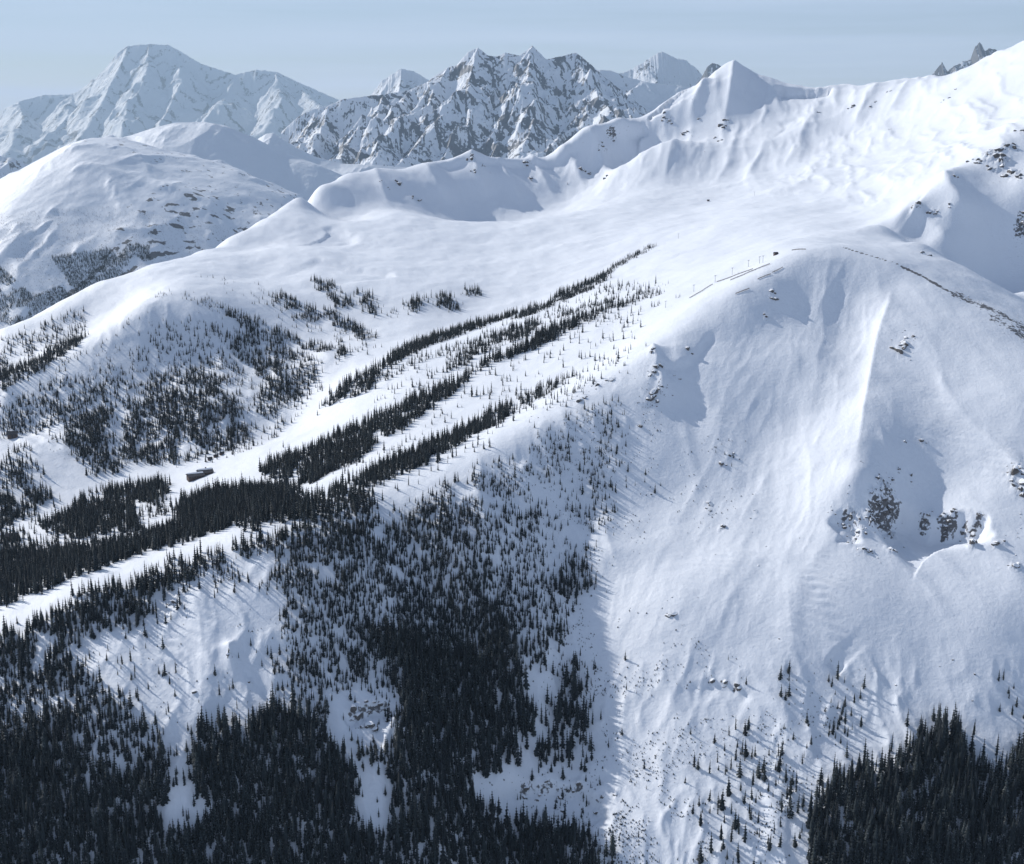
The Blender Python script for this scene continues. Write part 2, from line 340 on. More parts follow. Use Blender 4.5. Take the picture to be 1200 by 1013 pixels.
# ---------------------------------------------------------------- mesh helper
def grid_mesh(name, X, Y, Z, attrs=None):
    nr, nc = X.shape
    co = np.stack([X, Y, Z], -1).reshape(-1, 3).astype(np.float32)
    idx = np.arange(nr * nc).reshape(nr, nc)
    q = np.stack([idx[:-1, :-1], idx[:-1, 1:], idx[1:, 1:], idx[1:, :-1]], -1).reshape(-1, 4).astype(np.int32)
    me = bpy.data.meshes.new(name); me.vertices.add(len(co)); me.vertices.foreach_set('co', co.ravel())
    me.loops.add(q.size); me.loops.foreach_set('vertex_index', q.ravel())
    me.polygons.add(len(q)); me.polygons.foreach_set('loop_start', np.arange(0, q.size, 4, dtype=np.int32))
    me.polygons.foreach_set('loop_total', np.full(len(q), 4, np.int32))
    me.polygons.foreach_set('use_smooth', np.ones(len(q), bool))
    for k, a in (attrs or {}).items():
        at = me.attributes.new(k, 'FLOAT', 'POINT'); at.data.foreach_set('value', a.ravel().astype(np.float32))
    me.update(calc_edges=True)
    return me
def struct(name, me, mat):
    o = bpy.data.objects.new(name, me); COL.objects.link(o); me.materials.append(mat); o['kind'] = 'structure'; return o

def new_mat(name, rough=0.7):
    m = bpy.data.materials.new(name); m.use_nodes = True
    b = m.node_tree.nodes['Principled BSDF']; b.inputs['Roughness'].default_value = rough
    return m, m.node_tree, b
def snow_rock(name, snow=(0.74,0.775,0.835), rock=((0.055,0.055,0.06),(0.16,0.155,0.16)), scale=0.02, thr=0.80, bump=1.0, fine=0.35):
    m, nt, b = new_mat(name, 0.65); N = nt.nodes.new; L = nt.links.new
    geo = N('ShaderNodeNewGeometry'); at = N('ShaderNodeAttribute'); at.attribute_name = 'rock'
    n1 = N('ShaderNodeTexNoise'); n1.inputs['Scale'].default_value = scale; n1.inputs['Detail'].default_value = 8; n1.inputs['Roughness'].default_value = 0.65
    L(geo.outputs['Position'], n1.inputs['Vector'])
    n2 = N('ShaderNodeTexNoise'); n2.inputs['Scale'].default_value = scale * 5; n2.inputs['Detail'].default_value = 6; L(geo.outputs['Position'], n2.inputs['Vector'])
    nf = N('ShaderNodeMix'); nf.inputs[0].default_value = fine; L(n1.outputs['Fac'], nf.inputs[2]); L(n2.outputs['Fac'], nf.inputs[3])
    ad = N('ShaderNodeMath'); ad.operation = 'MULTIPLY_ADD'; L(nf.outputs[0], ad.inputs[0]); ad.inputs[1].default_value = 1.3
    L(at.outputs['Fac'], ad.inputs[2])
    mr = N('ShaderNodeMapRange'); mr.inputs['From Min'].default_value = 1.08; mr.inputs['From Max'].default_value = 1.16; L(ad.outputs[0], mr.inputs['Value'])
    rc = N('ShaderNodeMix'); rc.data_type = 'RGBA'; rc.inputs[6].default_value = (*rock[0], 1); rc.inputs[7].default_value = (*rock[1], 1); L(n2.outputs['Fac'], rc.inputs[0])
    mx = N('ShaderNodeMix'); mx.data_type = 'RGBA'; mx.inputs[6].default_value = (*snow, 1); L(mr.outputs[0], mx.inputs[0]); L(rc.outputs[2], mx.inputs[7])
    L(mx.outputs[2], b.inputs['Base Color'])
    bp = N('ShaderNodeBump'); bp.inputs['Strength'].default_value = 0.5; bp.inputs['Distance'].default_value = bump
    n3 = N('ShaderNodeTexNoise'); n3.inputs['Scale'].default_value = scale * 5; n3.inputs['Detail'].default_value = 9; n3.inputs['Roughness'].default_value = 0.62; L(geo.outputs['Position'], n3.inputs['Vector'])
    L(n3.outputs['Fac'], bp.inputs['Height']); L(bp.outputs[0], b.inputs['Normal'])
    return m

mat_main = snow_rock('snow_with_rock', scale=0.06, bump=1.2, fine=0.65)

gy_, gx_ = np.gradient(GZ); dx_ = GY * (gu[1] - gu[0]); dy_ = GY * (gv[1] - gv[0])
NZ = 1 / np.sqrt(1 + (gx_ / dx_ - gy_ * 0) ** 2 + (gy_ / dy_) ** 2)
ROCK = np.full(GX.shape, 0.16)
for p_, r_, k_, _a, _b in rocks_at:
    W = window([p_], r_ * 1.3); d = np.hypot(GX[W] - p_[0], GY[W] - p_[1]) / r_
    ROCK[W] = np.maximum(ROCK[W], 0.16 + (k_ - .08) * sstep(1.25, 0.2, d) * (0.25 + 0.75 * sstep(0.86, 0.66, NZ[W])))
ROCK = np.minimum(ROCK, 0.34 + 0.06 * sstep(.7, .5, NZ)) + 0.12 * sstep(0.60, 0.42, NZ)
def band(pts, w, k):
    global ROCK
    d, s, a = seg_dist(GX, GY, path(pts)); ROCK = np.maximum(ROCK, 0.18 + k * sstep(w, w * .1, d + w * .6 * fbm(GX / 14, GY / 14, 3, 71)))
band([(985,289),(1000,294),(1030,303),(1058,313)], 2.2, 0.46)
band([(1058,313),(1085,326),(1105,338),(1120,345)], 5.5, 0.44)
band([(1120,345),(1145,356),(1170,366),(1200,386),(1300,440)], 19, 0.36)
band([(1165,372),(1185,385),(1205,400)], 16, 0.32)
struct('mountainside', grid_mesh('mountainside', GX, GY, GZ, {'rock': ROCK}), mat_main)

# ---------------------------------------------------------------- far mountains
def mountain(name, prof, Y0, slope=0.7, depth=900, back=500, amp=60, wl=180, rock=0.3, seed=1, mat=None, round_=0, jag=0.0, nx=500, ny=220, lean=0.0, rockfn=None, aspect=0.45, sharp=1.0, k=1.0, ret=False, spurs=None, side=1.0, run=1700):
    Y0, depth, back, amp, wl, jag = [q * k for q in (Y0, depth, back, amp, wl, jag)]
    us, zs = [], []
    for px, py in prof:
        u, w = ray(px, py); us.append(u * Y0); zs.append(w * Y0)
    x = np.linspace(us[0], us[-1], nx); t = np.concatenate([np.linspace(-back, 0, ny // 4, endpoint=False), np.linspace(0, 1, ny - ny // 4) ** 1.25 * depth])
    h = np.interp(x, us, zs)
    if round_:
        k = int(round_); ker = np.hanning(2*k+1); ker /= ker.sum(); h = np.convolve(np.pad(h, k, mode='edge'), ker, 'valid')
    T, Xg = np.meshgrid(t, x, indexing='ij'); H = np.broadcast_to(h, T.shape)
    a = np.abs(T)
    if spurs:
        Zs = H - 1.5 * side * a; H0 = H; wob = wl * 0.12 * fbm(Xg / (wl * .5), T / (wl * .5), 4, seed + 60)
        for sp in spurs:
            P3 = []
            for px, py, tf in sp:
                yy = Y0 - tf * run; u_, w_ = ray(px, py); P3.append((u_ * yy, tf * run, w_ * yy))
            for (xa, ta, za), (xb, tb, zb) in zip(P3[:-1], P3[1:]):
                dx, dt = xb - xa, tb - ta; f = np.clip(((Xg - xa) * dx + (T - ta) * dt) / (dx*dx + dt*dt + 1e-6), 0, 1)
                dd = np.hypot(Xg - xa - f * dx, T - ta - f * dt) + wob * np.clip(a / 300, 0, 1)
                Zs = np.maximum(Zs, za + (zb - za) * f - side * np.maximum(dd, 0))
        H = np.minimum(Zs, H0); a = a * 0.0 + np.minimum(a, 400)
    H = H + jag * 0.45 * ridged(Xg / (14 * k), Xg * 0 + seed, 4, seed + 6, 0.6)
    H = H + jag * fbm(Xg / (40 * k), Xg * 0 + seed, 5, seed + 5, 0.6)
    sk = Xg + lean * T + 0.25 * wl * fbm(Xg / wl, T / wl, 3, seed + 9)
    R = ridged(sk / wl, T / wl * aspect, 5, seed, 0.55)
    grow = 1 - np.exp(-a / (amp * 1.2))
    soft = (np.sqrt(a * a + (round_ * 6.0 * k) ** 2) - round_ * 6.0 * k)
    Z = H - (0 if spurs else slope) * soft + (R ** sharp - 0.55) * amp * 2 * grow + fbm(Xg / (wl * .25), T / (wl * .25), 5, seed + 3, 0.6) * amp * 0.35 * grow
    Yg = Y0 - T
    gy, gx = np.gradient(Z); dX = x[1] - x[0]; dT = np.gradient(t)[:, None]
    nz = 1 / np.sqrt(1 + (gx / dX) ** 2 + (gy / dT) ** 2)
    RK = rock + sstep(0.80, 0.45, nz) * 0.30 + 0.10 * fbm(Xg / (55 * k), T / (30 * k), 4, seed + 40)
    if rockfn is not None: RK = rockfn(RK, *project(Xg, Yg, Z), Z, nz)
    me = grid_mesh(name, Xg[::-1], Yg[::-1], Z[::-1], {'rock': RK}); o = struct(name, me, mat)
    return (o, Xg, Yg, Z) if ret else o

CRAGROCK = ((0.045,0.055,0.075),(0.12,0.13,0.16))
mat_hill = snow_rock('hill_snow', scale=0.013, bump=5, fine=.5)
mat_ridge = snow_rock('ridge_snow', scale=0.009, bump=7)
mat_crag = snow_rock('crag_snow', scale=0.0042, bump=10, rock=CRAGROCK, fine=.55)
mat_peak = snow_rock('peak_snow', scale=0.0036, bump=16, rock=CRAGROCK, fine=.5)
mat_great = snow_rock('great_snow', scale=0.004, bump=28, rock=CRAGROCK, fine=.5)
def streaks(RK, px, py, Z, nz):
    m = sstep(150, 230, px) * sstep(345, 300, px) * sstep(262, 235, py)
    st = np.clip(fbm(px / 26 + py / 30, (py - px * .45) / 3.2, 3, 300) * 1.6, 0, 1)
    spots = np.clip(fbm(px / 14, py / 9, 4, 301) * 1.4 + 0.1, 0, 1) * sstep(225, 260, py)
    return RK + m * st * 0.75 + spots * .42 + .35 * sstep(14, 0, np.hypot((px - 325) / 2, py - 237))
_, HX, HY, HZ = mountain('hill', [(-160,290),(-60,240),(0,212),(40,190),(80,169),(100,163),(130,161),(160,166),(200,178),(250,190),(300,208),(345,228),(380,262),(420,300),(470,350)], 4000, slope=0.42, depth=1500, amp=17, wl=430, rock=0.18, seed=3, mat=mat_hill, round_=10, aspect=.5, k=1.9, rockfn=streaks, ret=True)
mountain('hill', [(60,215),(110,178),(150,160),(180,150),(205,144),(240,143),(270,150),(295,160),(330,178),(370,192),(400,205),(440,225),(500,260)], 4600, slope=0.62, depth=900, amp=14, wl=350, rock=0.05, seed=4, mat=mat_ridge, round_=5, k=2.3)
mountain('hill', [(260,190),(285,175),(312,157),(320,156),(345,172),(370,184),(400,192),(440,194),(470,196),(520,198),(600,200),(700,205)], 5000, slope=0.35, depth=900, amp=12, wl=300, rock=0.0, seed=14, mat=mat_ridge, round_=2, k=2.6)
mountain('rocky_mountain', [(330,155),(350,137),(365,129),(385,124),(400,117),(430,113),(450,111),(480,106),(500,97),(512,88),(524,80),(535,77),(548,62),(560,56),(572,66),(582,67),(592,62),(608,66),(624,54),(640,70),(655,67),(675,62),(690,74),(710,92),(735,112),(760,131),(775,138),(800,150)], 5400, slope=0.72, depth=900, amp=34, wl=190, rock=0.315, seed=8, mat=mat_crag, jag=5, lean=0.45, k=3.0, aspect=.6, nx=700, ny=340, side=.82, run=2300,
  spurs=[[(560,56,0),(548,88,.18),(524,118,.38),(495,150,.6),(468,184,.85)], [(624,54,0),(618,86,.2),(628,126,.5),(614,160,.75),(600,190,.95)], 
    [(675,62,0),(698,96,.25),(716,126,.55),(706,152,.75),(690,180,.95)], [(524,80,0),(505,108,.2),(474,132,.42),(446,160,.68),(420,190,.9)], [(450,111,0),(432,132,.25),(408,156,.5),(392,185,.8)], [(385,124,0),(376,142,.25),(366,170,.6)], [(480,106,0),(468,124,.2),(440,140,.4)], [(735,112,0),(748,136,.4),(770,160,.7)], [(710,92,0),(735,120,.35),(742,150,.7)]])
mountain('snowy_peak', [(415,130),(430,118),(448,95),(470,81),(485,84),(503,95),(520,112),(540,130)], 7200, slope=0.8, depth=700, amp=60, wl=300, rock=0.16, seed=21, mat=mat_peak, jag=10, nx=200, k=3.6)
mountain('snowy_peak', [(690,110),(712,92),(735,84),(750,77),(762,68),(776,61),(790,68),(803,71),(815,80),(828,95),(845,112),(870,130)], 7600, slope=0.9, depth=900, amp=80, wl=420, rock=0.12, seed=22, mat=mat_peak, jag=12, nx=240, lean=-.4, k=3.6)
mountain('snowy_peak', [(805,110),(820,95),(828,80),(835,74),(848,79),(860,86),(885,100),(910,120)], 7300, slope=0.9, depth=700, amp=60, wl=260, rock=0.45, seed=23, mat=mat_peak, jag=10, nx=160, k=3.5)
mountain('snow_ridge', [(660,100),(700,82),(715,83),(740,92),(765,98),(800,101),(830,110),(860,125)], 6400, slope=0.5, depth=700, amp=30, wl=220, rock=0.15, seed=24, mat=mat_ridge, jag=3, nx=240, k=3.3)
mountain('rocky_peak', [(1070,105),(1090,89),(1098,82),(1104,74),(1110,84),(1122,76),(1138,70),(1143,55),(1148,50),(1154,60),(1166,57),(1180,70),(1220,80)], 6800, slope=0.9, depth=600, amp=40, wl=200, rock=0.42, seed=25, mat=mat_peak, jag=12, nx=240, k=3.6)
mountain('great_mountain', [(-220,190),(-100,160),(-30,150),(0,142),(10,128),(22,119),(50,112),(85,111),(115,92),(138,62),(150,54),(175,52),(197,53),(212,61),(235,75),(275,88),(300,82),(325,85),(350,97),(398,118),(430,140),(520,175)], 10500, slope=0.75, depth=2600, back=900, amp=30, wl=420, rock=0.27, seed=31, mat=mat_great, jag=9, nx=640, ny=320, k=5.0, side=.75, run=9500, aspect=.8,
    spurs=[[(150,54,0),(132,95,.2),(105,140,.5),(70,185,.9)], [(205,57,0),(214,95,.2),(190,135,.45),(170,190,.9)], [(275,88,0),(262,112,.25),(232,145,.55),(225,190,.9)], [(325,85,0),(330,115,.25),(310,150,.6)], [(22,119,0),(28,140,.3),(10,170,.7)], [(85,111,0),(78,135,.3),(50,160,.6)], [(350,97,0),(378,130,.4),(400,160,.8)], [(175,52,0),(172,90,.22),(150,120,.4),(140,160,.75)]],
    rockfn=lambda RK, px, py, Z, nz: RK + 0.20 * np.clip(np.sin((py - 0.22 * px + 3 * fbm(px / 90, py / 40, 3, 311)) / 2.2) * 0.7 + 1.6 * fbm(px / 34, py / 12, 4, 310), -0.5, 1) * sstep(62, 90, py))
mountain('snowy_foothill', [(-160,200),(-60,185),(0,183),(15,186),(40,197),(70,215),(120,240)], 5600, slope=0.6, depth=700, amp=60, wl=250, rock=0.15, seed=32, mat=mat_ridge, jag=5, nx=200, k=2.5)
# valley floor reaching beyond everything, to the horizon
vf = [(-37500,-450),(37500,-450),(37500,63500),(-37500,63500)]
me = bpy.data.meshes.new('valley_floor'); me.from_pydata([(x, y, -2600) for x, y in vf], [], [(0,1,2,3)])
o = struct('valley_floor', me, mat_hill)

# ---------------------------------------------------------------- materials for things
def plain(name, rgb, rough=0.7, var=0.25, scale=1.0):
    m, nt, b = new_mat(name, rough); N = nt.nodes.new; L = nt.links.new
    tc = N('ShaderNodeTexCoord'); n = N('ShaderNodeTexNoise'); n.inputs['Scale'].default_value = scale; n.inputs['Detail'].default_value = 4
    L(tc.outputs['Object'], n.inputs['Vector'])
    c = N('ShaderNodeMix'); c.data_type = 'RGBA'; c.inputs[6].default_value = (*[v*(1-var) for v in rgb], 1); c.inputs[7].default_value = (*[min(1, v*(1+var)) for v in rgb], 1)
    L(n.outputs['Fac'], c.inputs[0]); L(c.outputs[2], b.inputs['Base Color']); return m
def needle_mat(name, rgb, snow=0.12):
    m, nt, b = new_mat(name, 0.75); N = nt.nodes.new; L = nt.links.new
    oi = N('ShaderNodeObjectInfo'); geo = N('ShaderNodeNewGeometry')
    n = N('ShaderNodeTexNoise'); n.inputs['Scale'].default_value = 0.9; n.inputs['Detail'].default_value = 3; L(geo.outputs['Position'], n.inputs['Vector'])
    ad = N('ShaderNodeMath'); ad.operation = 'MULTIPLY_ADD'; L(oi.outputs['Random'], ad.inputs[0]); ad.inputs[1].default_value = 0.5; L(n.outputs['Fac'], ad.inputs[2])
    cr = N('ShaderNodeValToRGB'); e = cr.color_ramp.elements
    e[0].position = 0.3; e[0].color = (*[v*0.5 for v in rgb], 1); e[1].position = 1.1 - .12; e[1].color = (rgb[0]*2.3, rgb[1]*1.9, rgb[2]*1.3, 1)
    L(ad.outputs[0], cr.inputs['Fac'])
    n2 = N('ShaderNodeTexNoise'); n2.inputs['Scale'].default_value = 1.6; L(geo.outputs['Position'], n2.inputs['Vector'])
    mr = N('ShaderNodeMapRange'); mr.inputs['From Min'].default_value = 0.70 - snow; mr.inputs['From Max'].default_value = 0.80 - snow; mr.inputs['To Max'].default_value = 0.7; L(n2.outputs['Fac'], mr.inputs['Value'])
    mx = N('ShaderNodeMix'); mx.data_type = 'RGBA'; mx.inputs[7].default_value = (0.75,0.78,0.82,1); L(mr.outputs[0], mx.inputs[0]); L(cr.outputs[0], mx.inputs[6])
    L(mx.outputs[2], b.inputs['Base Color']); b.inputs['Specular IOR Level'].default_value = 0.2
    return m
M_needle = needle_mat('fir_needles', (0.009,0.016,0.027), 0.0)
M_needle_s = needle_mat('snow_dusted_needles', (0.015,0.024,0.036), 0.08)
M_bark = plain('fir_bark', (0.09,0.065,0.05), 0.9, 0.4, 3)

def crown_mesh(name, seed, levels=15, n=7, width=0.15, low=0.06, mat=None, bare=0.0):
    """unit-height fir crown: whorls of drooping boughs around a thin core"""
    r = random.Random(seed); V = []; Fc = []
    lean = (r.uniform(-.015, .015), r.uniform(-.015, .015))
    for k in range(levels):
        t = k / (levels - 1); z = low + (0.985 - low) * t ** 0.93
        rad = width * ((1 - t) ** 0.8 * 0.95 + 0.04) * r.uniform(0.75, 1.15) * (1 - 0.35 * (t < .12))
        a0 = r.random() * 6.28; nn = n if t < 0.75 else max(4, n - 2)
        for j in range(nn):
            if r.random() < bare: continue
            a = a0 + 6.283 * j / nn + r.uniform(-.25, .25); rr = rad * r.uniform(0.65, 1.2); dz = rr * r.uniform(0.25, 0.75)
            ca, sa = math.cos(a), math.sin(a); w = rr * 0.48; i = len(V); x0, y0 = lean[0]*z, lean[1]*z
            V += [(x0, y0, z + 0.03), (x0 + ca*rr*.6 - sa*w, y0 + sa*rr*.6 + ca*w, z - dz*.45), (x0 + ca*rr, y0 + sa*rr, z - dz),
                  (x0 + ca*rr*.6 + sa*w, y0 + sa*rr*.6 - ca*w, z - dz*.45), (x0 + ca*rr*.55, y0 + sa*rr*.55, z - dz*.12 + 0.008)]
            Fc += [(i, i+1, i+4), (i+1, i+2, i+4), (i+2, i+3, i+4), (i+3, i, i+4)]
    i = len(V); m = 6
    V += [(width*.33*math.cos(q*6.283/m), width*.33*math.sin(q*6.283/m), low) for q in range(m)] + [(lean[0], lean[1], 1.0)]
    Fc += [(i+q, i+(q+1) % m, i+m) for q in range(m)]
    me = bpy.data.meshes.new(name); me.from_pydata(V, [], Fc); me.materials.append(mat or M_needle); me.update(); return me
def trunk_mesh(name, h=0.97, r0=0.014):
    V = []; Fc = []; m = 6
    for k in range(4):
        t = k / 3; V += [(r0*(1-.85*t)*math.cos(q*6.283/m), r0*(1-.85*t)*math.sin(q*6.283/m), -0.12 + (h+0.12)*t) for q in range(m)]
    for k in range(3): Fc += [(k*m+q, k*m+(q+1) % m, (k+1)*m+(q+1) % m, (k+1)*m+q) for q in range(m)]
    me = bpy.data.meshes.new(name); me.from_pydata(V, [], Fc); me.materials.append(M_bark); me.update(); return me
CROWNS = [crown_mesh('crown', 1, 17, 8, .135), crown_mesh('crown', 2, 18, 8, .115), crown_mesh('crown', 3, 15, 8, .16), crown_mesh('crown', 4, 16, 7, .125, .12), crown_mesh('crown', 5, 14, 7, .18, .04, M_needle_s), crown_mesh('crown', 6, 16, 7, .10, .1, None, .15)]
TRUNK = trunk_mesh('trunk')
FARCROWN = [crown_mesh('fir_shape', 11, 9, 6, .16, .02), crown_mesh('fir_shape', 12, 10, 6, .135, .02), crown_mesh('fir_shape', 13, 8, 6, .19, .0), crown_mesh('fir_shape', 14, 9, 6, .15, .02, M_needle_s), crown_mesh('fir_shape', 15, 10, 5, .12, .05)]

